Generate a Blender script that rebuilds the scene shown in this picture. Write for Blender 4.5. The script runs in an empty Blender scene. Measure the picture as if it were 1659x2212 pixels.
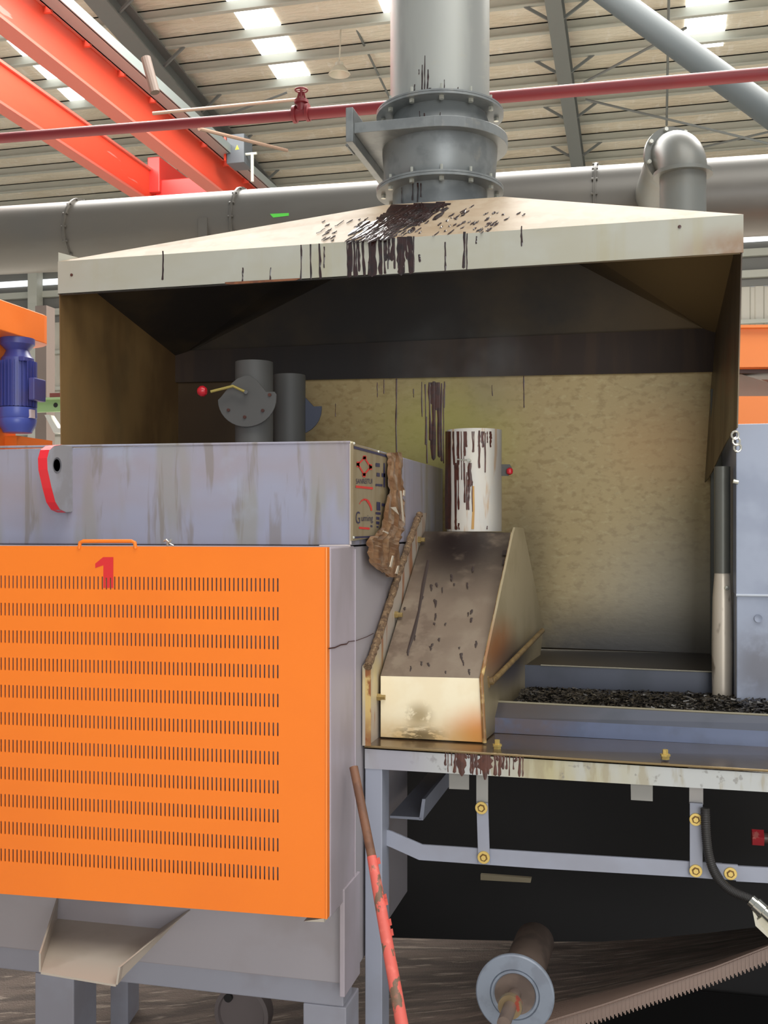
import bpy, bmesh, math, random
from mathutils import Vector, Matrix
random.seed(7)
R = math.radians
# ------------------------------------------------------------------ camera
F, CX, HY = 2300.0, 829.5, 1140.0          # focal length (px), centre column, horizon row of the 1659x2212 frame
PSI = math.atan(570.5 / F)                 # camera turned left of the machine's depth axis
EYE = Vector((0, 0, 1.6))
FWD = Vector((-math.sin(PSI), math.cos(PSI), 0)); RGT = Vector((math.cos(PSI), math.sin(PSI), 0)); UP = Vector((0, 0, 1))
sc = bpy.context.scene
cam = bpy.data.cameras.new('camera'); cam_o = bpy.data.objects.new('camera', cam)
sc.collection.objects.link(cam_o)
cam.sensor_fit = 'VERTICAL'; cam.sensor_height = 36; cam.lens = F / 2212 * 36
cam.shift_y = (HY - 1106) / 2212; cam.clip_end = 300
cam_o.location = EYE; cam_o.rotation_euler = (R(90), 0, PSI)
sc.camera = cam_o
# ------------------------------------------------------------------ light
w = bpy.data.worlds.new('world'); sc.world = w; w.use_nodes = True
w.node_tree.nodes['Background'].inputs[0].default_value = (.93, .97, 1.0, 1)
w.node_tree.nodes['Background'].inputs[1].default_value = 0.5
def area(name, loc, size, power, rot, col=(1, .97, .92)):
    l = bpy.data.lights.new(name, 'AREA'); l.shape = 'RECTANGLE'; l.size, l.size_y = size
    l.energy = power; l.color = col
    o = bpy.data.objects.new(name, l); sc.collection.objects.link(o); o.location = loc; o.rotation_euler = rot
area('overhead_fill_light', (3.0, 0.0, 10.5), (9, 7), 1150, (R(14), R(12), 0))  # unseen overhead area light, added for light from above
area('overhead_fill_light', (-5, 14, 12), (24, 8), 10500, (0, 0, 0))  # large out-of-frame light, added to brighten the hall and its roof
area('front_fill_light', (3.2, -6, 2.4), (5, 4.4), 520, (R(88), 0, R(14)), (.96, .98, 1))  # fill light added behind the camera to brighten the sheet under the hood
sc.view_settings.view_transform = 'Standard'; sc.view_settings.look = 'None'
sc.view_settings.exposure = -0.3; sc.view_settings.gamma = 1.0; sc.view_settings.use_curve_mapping = False
sc.cycles.use_denoising = True; sc.cycles.max_bounces = 8
# ------------------------------------------------------------------ geometry helpers
def ray(px, py): return FWD + RGT * ((px - CX) / F) + UP * ((HY - py) / F)
def W(px, py, Y): d = ray(px, py); return EYE + d * (Y / d.y)
def WX(px, py, X): d = ray(px, py); return EYE + d * (X / d.x)
def WZ(px, py, Z): d = ray(px, py); return EYE + d * ((Z - EYE.z) / d.z)
def WP(px, py, p, n): d = ray(px, py); return EYE + d * ((p - EYE).dot(n) / d.dot(n))
def V(*a): return Vector(a)
class MB:
    def __init__(s): s.v = []; s.f = []; s.m = []
    def add(s, vs, fs, mi=0):
        b = len(s.v); s.v += [Vector(p) for p in vs]; s.f += [tuple(i + b for i in f) for f in fs]; s.m += [mi] * len(fs); return s
    def prism(s, pts, ext, mi=0):
        n = len(pts); pts = [Vector(p) for p in pts]; ext = Vector(ext)
        return s.add(pts + [p + ext for p in pts], [tuple(range(n)), tuple(range(2 * n - 1, n - 1, -1))] + [(i, i + n, (i + 1) % n + n, (i + 1) % n) for i in range(n)], mi)
    def box(s, a, b, mi=0):
        x0, y0, z0 = a; x1, y1, z1 = b
        return s.prism([(x0, y0, z0), (x1, y0, z0), (x1, y0, z1), (x0, y0, z1)], (0, y1 - y0, 0), mi)
    def bar(s, p, q, w_, h, up=(0, 0, 1), mi=0):
        p, q = Vector(p), Vector(q); d = (q - p).normalized(); sx = d.cross(Vector(up)).normalized(); sz = sx.cross(d)
        return s.prism([p - sx * w_ / 2 - sz * h / 2, p + sx * w_ / 2 - sz * h / 2, p + sx * w_ / 2 + sz * h / 2, p - sx * w_ / 2 + sz * h / 2], q - p, mi)
    def tube(s, path, r, n=12, cap=True, mi=0):
        path = [Vector(p) for p in path]; rs = r if isinstance(r, (list, tuple)) else [r] * len(path)
        vs = []; fs = []; ref = None
        for i, p in enumerate(path):
            d = (path[min(i + 1, len(path) - 1)] - path[max(i - 1, 0)]).normalized()
            if ref is None: ref = d.orthogonal().normalized()
            ref = (ref - d * ref.dot(d)).normalized(); o = d.cross(ref)
            for k in range(n): a = 2 * math.pi * k / n; vs.append(p + (ref * math.cos(a) + o * math.sin(a)) * rs[i])
        for i in range(len(path) - 1):
            for k in range(n): fs.append((i * n + k, i * n + (k + 1) % n, (i + 1) * n + (k + 1) % n, (i + 1) * n + k))
        if cap: fs += [tuple(range(n - 1, -1, -1)), tuple(range((len(path) - 1) * n, len(path) * n))]
        return s.add(vs, fs, mi)
    def lathe(s, c, prof, axis=(0, 0, 1), n=48, mi=0, cap=False):
        c = Vector(c); ax = Vector(axis).normalized(); a0 = ax.orthogonal().normalized(); a1 = ax.cross(a0)
        vs = [c + ax * h + (a0 * math.cos(2 * math.pi * k / n) + a1 * math.sin(2 * math.pi * k / n)) * r for (r, h) in prof for k in range(n)]
        fs = [(i * n + k, i * n + (k + 1) % n, (i + 1) * n + (k + 1) % n, (i + 1) * n + k) for i in range(len(prof) - 1) for k in range(n)]
        if cap: fs += [tuple(range(n - 1, -1, -1)), tuple(range((len(prof) - 1) * n, len(prof) * n))]
        return s.add(vs, fs, mi)
    def drip(s, pts, ws, fn, nrm, h=.0015):
        """raised rivulet: pts in px, half widths in px, fn maps px -> surface point"""
        nrm = Vector(nrm); vs = []; fs = []
        for (x, y), w_ in zip(pts, ws):
            vs += [fn(x - w_, y) + nrm * .0006, fn(x, y) + nrm * h, fn(x + w_, y) + nrm * .0006]
        for i in range(len(pts) - 1):
            for k in (0, 1): fs.append((3 * i + k, 3 * i + k + 1, 3 * i + k + 4, 3 * i + k + 3))
        return s.add(vs, fs)
def obj(name, mb, mats, parent=None, smooth=False, bevel=0, label=None, cat=None, group=None, kind=None, loc=None, wn=True):
    if not isinstance(mats, (list, tuple)): mats = [mats]
    if parent is not None: base = parent['_b']
    elif loc is not None: base = Vector(loc)
    else:
        xs = [v.x for v in mb.v]; ys = [v.y for v in mb.v]; zs = [v.z for v in mb.v]
        base = V((min(xs) + max(xs)) / 2, (min(ys) + max(ys)) / 2, min(zs))
    base = Vector(base)
    me = bpy.data.meshes.new(name); me.from_pydata([v - base for v in mb.v], [], mb.f)
    for m in mats: me.materials.append(m)
    for p, mi in zip(me.polygons, mb.m): p.material_index = mi
    bm = bmesh.new(); bm.from_mesh(me); bmesh.ops.recalc_face_normals(bm, faces=bm.faces); bm.to_mesh(me); bm.free()
    o = bpy.data.objects.new(name, me); sc.collection.objects.link(o); o['_b'] = list(base)
    if parent is not None: o.parent = parent
    else: o.location = base
    if smooth:
        for p in me.polygons: p.use_smooth = True
        try: me.set_sharp_from_angle(angle=R(38))
        except Exception: pass
    if bevel:
        b = o.modifiers.new('b', 'BEVEL'); b.width = bevel; b.segments = 2; b.limit_method = 'ANGLE'; b.angle_limit = R(40)
    tag(o, label, cat, group, kind); return o
def tag(o, label=None, cat=None, group=None, kind=None):
    if label: o['label'] = label
    if cat: o['category'] = cat
    if group: o['group'] = group
    if kind: o['kind'] = kind
def thing(name, label, cat, loc, group=None, kind=None):
    o = bpy.data.objects.new(name, None); sc.collection.objects.link(o); o.location = loc; o['_b'] = list(loc); o.empty_display_size = .1
    tag(o, label, cat, group, kind); return o
def copy_to(o, d, parent=None, **k):
    c = o.copy(); sc.collection.objects.link(c); c.parent = parent
    if parent is None or o.parent is not None and parent is o.parent: c.location = o.location + Vector(d)
    for ch in list(o.children): copy_to(ch, (0, 0, 0), c)
    for kk, vv in k.items(): c[kk] = vv
    return c
# ------------------------------------------------------------------ materials
def lin(c): return tuple(((x / 255) / 12.92 if x / 255 <= .04045 else ((x / 255 + .055) / 1.055) ** 2.4) for x in c) + (1,)
def M(name, base, rough=.5, metal=0, layers=(), bump=None, emit=0, coat=0):
    m = bpy.data.materials.new(name); m.use_nodes = True; nt = m.node_tree; N = nt.nodes; L = nt.links
    b = N['Principled BSDF']; b.inputs['Roughness'].default_value = rough; b.inputs['Metallic'].default_value = metal
    b.inputs['Base Color'].default_value = lin(base)
    if coat: b.inputs['Coat Weight'].default_value = coat; b.inputs['Coat Roughness'].default_value = .15
    if emit: b.inputs['Emission Color'].default_value = lin(base); b.inputs['Emission Strength'].default_value = emit
    if not (layers or bump): return m
    g = N.new('ShaderNodeNewGeometry')
    def noise(sc_, det=4, rg=.55, dist=0):
        vm = N.new('ShaderNodeVectorMath'); vm.operation = 'MULTIPLY'; L.new(g.outputs['Position'], vm.inputs[0])
        vm.inputs[1].default_value = sc_ if isinstance(sc_, tuple) else (sc_,) * 3
        n = N.new('ShaderNodeTexNoise'); n.inputs['Scale'].default_value = 1; n.inputs['Detail'].default_value = det; n.inputs['Roughness'].default_value = rg
        n.inputs['Distortion'].default_value = dist; L.new(vm.outputs[0], n.inputs['Vector']); return n.outputs['Fac']
    def mapr(x, a, b_, c=0, d=1):
        r = N.new('ShaderNodeMapRange'); r.interpolation_type = 'SMOOTHSTEP'
        for i, q in enumerate((a, b_, c, d)): r.inputs[i + 1].default_value = q
        L.new(x, r.inputs[0]); return r.outputs[0]
    def mul(x, y):
        q = N.new('ShaderNodeMath'); q.operation = 'MULTIPLY'; L.new(x, q.inputs[0])
        if isinstance(y, (int, float)): q.inputs[1].default_value = y
        else: L.new(y, q.inputs[1])
        return q.outputs[0]
    col = None; ro = None
    for ly in layers:
        f = None
        if 'n' in ly: f = mapr(noise(ly['n'], ly.get('det', 4), ly.get('rg', .55), ly.get('dist', 0)), ly.get('lo', .45), ly.get('hi', .6))
        if 'at' in ly:
            c, rad = ly['at']
            vm = N.new('ShaderNodeVectorMath'); vm.operation = 'SUBTRACT'; L.new(g.outputs['Position'], vm.inputs[0]); vm.inputs[1].default_value = c
            v2 = N.new('ShaderNodeVectorMath'); v2.operation = 'DIVIDE'; L.new(vm.outputs[0], v2.inputs[0]); v2.inputs[1].default_value = rad if isinstance(rad, tuple) else (rad,) * 3
            ln = N.new('ShaderNodeVectorMath'); ln.operation = 'LENGTH'; L.new(v2.outputs[0], ln.inputs[0])
            mm = mapr(ln.outputs['Value'], ly.get('in', .1), 1, 1, 0)
            f = mul(f, mm) if f is not None else mm
        f = mul(f, ly.get('a', 1))
        mx = N.new('ShaderNodeMix'); mx.data_type = 'RGBA'; L.new(f, mx.inputs[0])
        if col is None: mx.inputs[6].default_value = lin(base)
        else: L.new(col, mx.inputs[6])
        mx.inputs[7].default_value = lin(ly['c']); col = mx.outputs[2]
        if 'r' in ly:
            mr = N.new('ShaderNodeMix'); L.new(f, mr.inputs[0])
            if ro is None: mr.inputs[2].default_value = rough
            else: L.new(ro, mr.inputs[2])
            mr.inputs[3].default_value = ly['r']; ro = mr.outputs[0]
    if col is not None: L.new(col, b.inputs['Base Color'])
    if ro is not None: L.new(ro, b.inputs['Roughness'])
    if bump:
        bp = N.new('ShaderNodeBump'); bp.inputs['Strength'].default_value = bump[1]; bp.inputs['Distance'].default_value = bump[2] if len(bump) > 2 else .002
        L.new(noise(bump[0]), bp.inputs['Height']); L.new(bp.outputs[0], b.inputs['Normal'])
    return m
# ================================================================== layout constants
YF = 3.2; X0 = W(757, 955, YF).x            # furnace front face and right side plane
YH, YB = 3.9, 4.89                           # hood front lip and back sheet
ZT = W(757, 955, YF).z                       # furnace top
ZTAB = .884                                  # table surface
FLOOR = -.6
# ================================================================== setting
m_floor = M('concrete floor', (205, 200, 190), .7, layers=[dict(c=(160, 152, 142), n=1.5, a=.6)])
obj('floor', MB().box((-30, -8, FLOOR - .1), (30, 34.4, FLOOR)), m_floor, kind='structure')
# roof: z = ZR - .11*Y
ZR, SR = 16.6, .11
RP = V(0, 0, ZR); RN = V(0, SR, 1).normalized()
m_roof = M('insulated roof lining', (232, 224, 206), .6, layers=[dict(c=(206, 192, 166), n=(.5, 1.4, 1), a=.5, lo=.4, hi=.7), dict(c=(244, 240, 230), n=(6, 2, 3), a=.5, lo=.55, hi=.7)], bump=((3, 9, 3), .9, .06))
m_purlin = M('grey purlin paint', (186, 188, 178), .5, layers=[dict(c=(200, 200, 190), n=(.3, 3, 3), a=.4)])
m_rafter = M('dark grey rafter paint', (118, 122, 120), .5)
def rz(Y): return ZR - SR * Y
ceiling = obj('ceiling', MB().prism([(-32, 18.8, rz(18.8)), (22, 18.8, rz(18.8)), (22, 34.3, rz(34.3)), (-32, 34.3, rz(34.3))], (0, 0, .06)), m_roof, kind='structure')
pur = None
pY = 1.641 * 15 - 4 * 1.17
pts = []
while pY < 34.0:
    pts.append(pY); pY += 1.17
for Yp in pts:
    mb = MB(); z = rz(Yp)
    mb.box((-32, Yp, z - .27), (22, Yp + .03, z - .005)); mb.box((-32, Yp - .1, z - .29), (22, Yp + .03, z - .265)); mb.box((-32, Yp + .0, z - .03), (22, Yp + .12, z - .005))
    obj('purlin', mb, m_purlin, ceiling)
m_sky = M('translucent skylight sheet', (250, 255, 255), .5, emit=3.2)
def skylight(px4):
    pts_ = [WP(x, y, RP - V(0, 0, .05), RN) for x, y in px4]
    # clean strip: constant X edges
    xl = (pts_[0].x + pts_[3].x) / 2; xr = (pts_[1].x + pts_[2].x) / 2; y0 = min(p.y for p in pts_[:2]); y1 = (pts_[2].y + pts_[3].y) / 2
    obj('skylight_panel', MB().prism([(xl, y0, rz(y0) - .03), (xr, y0, rz(y0) - .03), (xr, y1, rz(y1) - .03), (xl, y1, rz(y1) - .03)], (0, 0, .02)), m_sky, ceiling)
skylight([(455, -50), (545, -50), (684, 188), (608, 188)])
skylight([(1478, -60), (1580, -60), (1563, 105), (1483, 105)])
skylight([(790, -60), (872, -60), (905, 28), (829, 28)])
skylight([(-30, 55), (4, 55), (200, 222), (160, 222)])
# rafters (I beams hanging under the purlins)
def rafter(pa, pb, wd, hd):
    a = WP(*pa, RP - V(0, 0, .45), RN); b = WP(*pb, RP - V(0, 0, .45), RN); x = (a.x + b.x) / 2
    mb = MB(); ya, yb = 20, 34.2
    for (w_, zo, h) in ((wd, .0, .05), (.06, -hd / 2, hd), (wd, -hd, .05)):
        mb.prism([(x - w_ / 2, ya, rz(ya) - .3 + zo - h / 2), (x + w_ / 2, ya, rz(ya) - .3 + zo - h / 2), (x + w_ / 2, ya, rz(ya) - .3 + zo + h / 2), (x - w_ / 2, ya, rz(ya) - .3 + zo + h / 2)], (0, yb - ya, rz(yb) - rz(ya)))
    o = obj('rafter', mb, m_rafter, ceiling)
    mb = MB()
    for Yp in pts[::2]:
        if Yp < 21: continue
        for s in (-1, 1): mb.bar((x, Yp, rz(Yp) - .3 - hd), (x + s * .75, Yp, rz(Yp) - .25), .06, .06)
    obj('knee_brace', mb, m_rafter, o)
rafter((222, 0), (590, 410), .5, .55)
rafter((1197, 0), (1250, 350), .36, .45)
# thin tie rods
def rod(name, a, b, r, m, parent): return obj(name, MB().tube([a, b], r, 8), m, parent)
for (a, b) in (((1265, 215, 28), (1660, 310, 27)), ((1262, 178, 26), (1482, 60, 23.5)), ((1400, 345, 31), (1660, 285, 29)), ((620, 200, 27), (350, 300, 26.5)), ((730, -20, 24), (848, 225, 28)), ((1445, -20, 23), (1440, 270, 30))):
    rod('tie_rod', W(*a), W(*b), .03, m_rafter, ceiling)
# back wall
m_sheet = M('corrugated wall sheet', (205, 201, 190), .5, layers=[dict(c=(170, 165, 150), n=(.6, 1, .3), a=.5)])
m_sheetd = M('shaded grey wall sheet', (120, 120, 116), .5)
mb = MB(); YW = 34.4
x = -34.0
zb, zt_, zm = FLOOR, 9.0, 12.85
while x < 16:
    mb.add([(x, YW, zb), (x + .22, YW, zb), (x + .22, YW, zt_), (x, YW, zt_)], [(0, 1, 2, 3)])
    mb.add([(x + .22, YW, zb), (x + .26, YW + .06, zb), (x + .26, YW + .06, zt_), (x + .22, YW, zt_)], [(0, 1, 2, 3)])
    mb.add([(x + .26, YW + .06, zb), (x + .36, YW + .06, zb), (x + .36, YW + .06, zt_), (x + .26, YW + .06, zt_)], [(0, 1, 2, 3)])
    mb.add([(x + .36, YW + .06, zb), (x + .4, YW, zb), (x + .4, YW, zt_), (x + .36, YW + .06, zt_)], [(0, 1, 2, 3)])
    x += .4
wall = obj('wall_back', mb, m_sheet, kind='structure')
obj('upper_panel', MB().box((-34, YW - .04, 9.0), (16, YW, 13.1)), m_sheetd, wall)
m_win = M('daylit strip window', (245, 250, 255), .4, emit=1.6)
win = obj('window_1', MB().box((-34, YW - .08, 10.35), (16, YW - .05, 10.56)), m_win, kind='structure')
obj('window_2', MB().box((-34, YW - .14, rz(34) - .34), (16, YW - .1, rz(34) - .1)), M('daylit eave strip', (235, 230, 210), .4, emit=.55), kind='structure')
for z in (11.1, 10.0, 9.35): obj('girt', MB().box((-34, YW - .25, z - .12), (16, YW - .1, z + .1)), m_purlin, wall)
for z in (7.9, 6.6, 5.0, 3.2): obj('girt', MB().box((-34, YW - .18, z - .06), (16, YW - .05, z + .06)), m_purlin, wall)
for xx in (-24.2, -21.3, -18, -12, -6, 0, 4.6): obj('wall_column', MB().box((xx - .18, YW - .6, FLOOR), (xx + .18, YW - .2, 12.3)), m_purlin, wall)
# ================================================================== overhead crane
m_red = M('orange red crane paint', (220, 74, 50), .5, layers=[dict(c=(214, 70, 48), n=(2, .5, 2), a=.6), dict(c=(205, 130, 120), n=(1.2, .35, 3), lo=.66, hi=.68, a=.8)])
m_redd = M('dull red crane flange', (196, 104, 90), .45)
ZC = 9.0
crane = thing('overhead_crane', 'twin-girder orange-red overhead crane under the roof at upper left', 'crane', W(300, 250, 20))
def girder(bot_a, bot_b, top_b, und_b, tname):
    xb = (WZ(*bot_a, ZC).x + WZ(*bot_b, ZC).x) / 2
    zt2 = WX(*top_b, xb).z; xl = WZ(*und_b, ZC).x
    mb = MB(); y0, y1 = 9, 31
    mb.box((xl + .08, y0, ZC + .03), (xb, y1, zt2), 0)
    mb.box((xl, y0, ZC - .02), (xb + .05, y1, ZC + .03), 1); mb.box((xl, y0, zt2), (xb + .05, y1, zt2 + .05), 1)
    g = obj(tname, mb, [m_red, m_redd], crane); return xb, xl, zt2
gx, gl, gz = girder((0, 42), (485, 419), (555, 412), (450, 415), 'girder')
g2x, g2l, g2z = girder((0, 225), (315, 429), (402, 425), (290, 429), 'girder')
m_chan = M('light grey cable channel', (140, 148, 146), .35, metal=.2)
mb = MB(); mb.box((gx + .12, 9, gz - .06), (gx + .42, 31, gz + .0)); mb.box((gx + .40, 9, gz - .06), (gx + .44, 31, gz + .12)); mb.box((gx + .12, 9, gz - .06), (gx + .15, 31, gz + .12))
obj('cable_channel', mb, m_chan, crane)
for i in range(18): obj('channel_bracket', MB().box((gx, 10 + i * 1.2, gz - .1), (gx + .14, 10.05 + i * 1.2, gz + .1)), m_red, crane)
# trolley
mb = MB(); c = W(375, 385, 24)
ty = WX(352, 380, g2x).y + .6
mb.box((g2x + .1, ty - 1.2, ZC + .1), (gl - .05, ty - .9, ZC + .5)); mb.box((g2x + .1, ty + .7, ZC + .1), (gl - .05, ty + 1, ZC + .5)); mb.box((g2x - .05, ty - 1.3, ZC + .2), (g2x + .25, ty + 1.2, ZC + 1.0))
mb.box((g2x + .3, ty - .9, ZC + .3), (gl - .1, ty + .8, ZC + .4))
obj('trolley', mb, M('red trolley paint', (205, 52, 45), .4), crane, bevel=.02)
m_gbox = M('grey control box', (88, 94, 100), .5)
cb = W(512, 325, 21.5)
o = obj('control_box', MB().box((cb.x - .2, cb.y - .1, cb.z - .3), (cb.x + .2, cb.y + .4, cb.z + .32)), m_gbox, crane, bevel=.01)
obj('warning_sign', MB().prism([cb + V(.0, -.102, -.02), cb + V(.09, -.102, -.02), cb + V(.045, -.102, .08)], (0, -.004, 0)), M('yellow warning sign', (235, 215, 40), .5), o)
obj('box_stripe', MB().box((cb.x - .27, cb.y - .08, cb.z - .22), (cb.x - .22, cb.y, cb.z + .3)), m_red, crane)
mb = MB(); p = W(545, 330, 21.5); mb.tube([p, p + V(0, 0, -.62)], .035, 8); mb.tube([p + V(-.16, 0, -.02), p + V(.1, 0, -.02)], .03, 8)
obj('cable_post', mb, m_purlin, crane)
mb = MB(); p = W(315, 125, 15); mb.tube([p, W(335, 200, 15)], .075, 12)
obj('buffer_post', mb, M('brown post', (84, 68, 58), .6), crane)
obj('pipe_rail', MB().tube([W(330, 245, 16), W(640, 215, 16.3)], .03, 8), M('brown grey rail', (132, 108, 92), .5), crane)
obj('pipe_rail', MB().tube([W(430, 278, 18), W(620, 325, 21)], .035, 8), bpy.data.materials['brown grey rail'], crane)
# diagonal roof tube at right
obj('roof_brace', MB().tube([W(1180, -110, 14), W(1180, -110, 14) + (W(1760, 315, 12.5) - W(1180, -110, 14)) * 1.7], .155, 20), M('dark slate brace paint', (58, 66, 68), .6), smooth=True, label='thick dark grey diagonal tube under the roof at upper right', cat='brace')
# ================================================================== fire pipe with valve
m_fire = M('dark red pipe paint', (118, 26, 32), .5, layers=[dict(c=(104, 26, 32), n=(2, 8, 8), a=.5)])
fp = thing('fire_pipe', 'long dark red water pipe crossing below the roof', 'pipe', W(650, 244, 10))
obj('pipe', MB().tube([W(-120, 308, 10), W(640, 248, 10)], .052, 20), m_fire, fp, smooth=True)
obj('pipe', MB().tube([W(640, 248, 10), W(2400, 94, 10)], .058, 20), m_fire, fp, smooth=True)
mb = MB(); c = W(651, 245, 10)
for dx in (-.075, -.06, .06, .075): mb.lathe(c + V(dx, 0, dx * .05), [(.0, -.007), (.085, -.007), (.085, .007), (0, .007)], (1, 0, 0), 20)
mb.tube([c, c + V(0, 0, .09), c + V(0, 0, .1), c + V(0, 0, .13)], [.055, .05, .07, .07], 16); mb.tube([c + V(0, 0, .12), c + V(0, 0, .24)], .015, 8); mb.bar(c + V(-.04, 0, .13), c + V(-.02, 0, .21), .012, .02); mb.bar(c + V(.04, 0, .13), c + V(.02, 0, .21), .012, .02)
v = obj('gate_valve', mb, m_fire, fp, smooth=True)
mb = MB(); cc = c + V(0, 0, .23)
mb.tube([cc + V(.06 * math.cos(a * math.pi / 12), .06 * math.sin(a * math.pi / 12), 0) for a in range(25)], .009, 8)
for a in range(4): mb.tube([cc, cc + V(.06 * math.cos(a * math.pi / 2), .06 * math.sin(a * math.pi / 2), 0)], .006, 6)
obj('hand_wheel', mb, m_fire, v)
# ================================================================== hanging bay lamp
lp = W(733, 150, 25); m_lamp = M('pale lamp shade', (214, 208, 190), .4)
lamp = thing('bay_lamp', 'pale conical bay lamp hanging on a thin cord left of the chimney', 'lamp', lp)
obj('lamp_shade', MB().lathe(lp, [(.0, .16), (.1, .16), (.11, .08), (.14, .06), (.27, -.12), (.25, -.13), (.12, .04), (0, .06)], n=28), m_lamp, lamp, smooth=True)
obj('cord', MB().tube([lp + V(0, 0, .15), W(737, 40, 25)], .022, 6), m_lamp, lamp)
# ================================================================== big horizontal duct
m_duct = M('satin grey duct paint', (102, 99, 93), .4, metal=.2, layers=[dict(c=(92, 88, 82), n=(1, 3, 3), a=.5), dict(c=(106, 98, 86), n=(.7, 1, 1), a=.4)])
YD = 7.5
duct = thing('main_duct', 'large horizontal grey round duct running behind the hood', 'duct', W(300, 520, YD))
a, b = W(-200, 532, YD), W(1900, 408, YD)
ra = .262
pa, pb = a, b
obj('duct_pipe', MB().tube([pa + (pb - pa) * t / 8 for t in range(9)], ra, 48), m_duct, duct, smooth=True)
dd = (pb - pa).normalized()
def on_duct(px): 
    d = ray(px, 500); 
    # intersect vertical plane containing the duct axis
    n = V(-dd.y, dd.x, 0); t = (pa - EYE).dot(n) / d.dot(n); q = EYE + d * t
    k = (q.x - pa.x) / (pb.x - pa.x); return pa + (pb - pa) * k
for px in (178, 528, 1288):
    c = on_duct(px); mb = MB()
    mb.lathe(c, [(ra - .01, -.008), (ra + .022, -.008), (ra + .022, -.001), (ra + .018, 0), (ra + .022, .001), (ra + .022, .008), (ra - .01, .008)], dd, 56)
    f = obj('duct_flange', mb, m_duct, duct, smooth=True)
    mb = MB()
    for k in range(16):
        an = k * math.pi / 8; o_ = V(0, math.cos(an), math.sin(an)) * (ra + .012); mb.lathe(c + o_ - dd * .02, [(0, 0), (.008, 0), (.008, .04), (0, .04)], dd, 6)
    obj('flange_bolt', mb, m_duct, f, kind='stuff')
mb = MB(); c = on_duct(442); s_ = .03
mb.prism([W(428, 470, YD - .27), W(447, 470, YD - .27), W(447, 560, YD - .27), W(428, 560, YD - .27)], (0, .03, 0))
obj('duct_strap', mb, m_duct, duct)
m_green = M('green marker paint', (96, 214, 80), .5)
def ductpt(px, py):
    d = ray(px, py); p0 = EYE; oc = p0 - pa; dp = d - dd * d.dot(dd); op = oc - dd * oc.dot(dd)
    A = dp.dot(dp); B = 2 * dp.dot(op); C = op.dot(op) - (ra + .002) ** 2; t = (-B - math.sqrt(max(B * B - 4 * A * C, 0))) / (2 * A); return p0 + d * t
obj('green_mark', MB().add([ductpt(583, 462), ductpt(624, 460), ductpt(624, 466), ductpt(590, 470)], [(0, 1, 2, 3)]), m_green, duct)
# branch elbow at right
YE = 6.0
m_elb = M('grey elbow paint', (112, 114, 110), .4, metal=.15, layers=[dict(c=(110, 104, 92), n=3, a=.4)])
elb = thing('branch_duct', 'grey vertical pipe bending back into the horizontal duct at right', 'duct', W(1475, 470, YE))
k = 6.0 / F
c0 = W(1475, 455, YE); r = 49 * (YE / ray(1475, 455).y) / F
zt = W(1475, 375, YE).z
obj('vertical_pipe', MB().tube([V(c0.x, YE, 1.9), V(c0.x, YE, zt)], r, 32), m_elb, elb, smooth=True)
bd = V(-.42, 1, 0).normalized(); Rb = r * 1.15
path = [V(c0.x, YE, zt)] + [V(c0.x, YE, zt) + V(0, 0, Rb * math.sin(t)) + bd * (Rb * (1 - math.cos(t))) for t in [math.pi / 2 * i / 10 for i in range(1, 11)]]
obj('elbow', MB().tube(path, r * 1.05, 32), m_elb, elb, smooth=True)
e_ = path[-1]
obj('pipe_flange', MB().lathe(V(c0.x, YE, zt - .015), [(r * .9, 0), (r * 1.27, 0), (r * 1.27, .02), (r * .9, .02)], (0, 0, 1), 40), m_elb, elb, smooth=True)
obj('pipe_flange', MB().lathe(e_ + V(0, 0, -.0) , [(r * .9, -.012), (r * 1.32, -.012), (r * 1.32, .012), (r * .9, .012)], bd, 40), m_elb, elb, smooth=True)
ob = bd.cross(UP); m_bb = M('bright bolts', (225, 225, 215), .3, metal=.6)
for i in range(8):
    an = i * math.pi / 4 + .3; obj('flange_bolt', MB().lathe(e_ + (ob * math.cos(an) + UP * math.sin(an)) * r * 1.2 - bd * .03, [(0, 0), (.012, 0), (.012, .03), (0, .03)], bd, 6), m_bb, elb)
tgt = on_duct(1375)
obj('branch_pipe', MB().tube([e_, e_ + bd * .05, tgt + V(0.12, -.1, .0)], [r, r, r * 1.12], 32), m_elb, elb, smooth=True)
# ================================================================== extraction hood
def sheet(name, ring, mat, parent, th=.004, **k): return obj(name, MB().prism(ring, th), mat, parent, **k)
m_lip = M('weathered beige grey sheet', (166, 165, 153), .45, metal=.0, layers=[
    dict(c=(160, 156, 136), n=(2, 2, 5), a=.6, lo=.4, hi=.7), dict(c=(128, 86, 45), at=(tuple(W(1600, 548, YH)), (.3, .3, .13)), n=6, lo=.2, hi=.5, a=.85),
    dict(c=(158, 150, 116), n=(9, 4, .6), a=.4, lo=.55, hi=.7), dict(c=(172, 174, 165), n=8, a=.4, lo=.5, hi=.75)])
m_slope = M('tan grey hood roof sheet', (172, 152, 128), .5, layers=[dict(c=(150, 128, 100), n=(2, 4, 4), a=.6), dict(c=(186, 172, 150), n=12, a=.3)])
m_tarin = M('tar coated and painted lit hood inside', (33, 28, 24), .62, layers=[dict(c=(72, 58, 34), n=3, a=.55, lo=.4, hi=.7), dict(c=(120, 98, 62), at=(tuple(W(1540, 640, YH + .4)), (.75, 1.2, .8)), a=.9), dict(c=(16, 14, 14), at=(tuple(W(700, 700, 4.4)), (.8, 1, .5)), a=.8)], bump=(40, .2))  # lighter brown patch paints in the light on the right slope
m_wall = M('smoke stained side sheet', (126, 98, 58), .6, layers=[dict(c=(84, 60, 32), n=(3, 3, 1.2), a=.8, lo=.4, hi=.65), dict(c=(96, 84, 56), n=(5, 5, 2), a=.4, lo=.5, hi=.8)])
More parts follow.
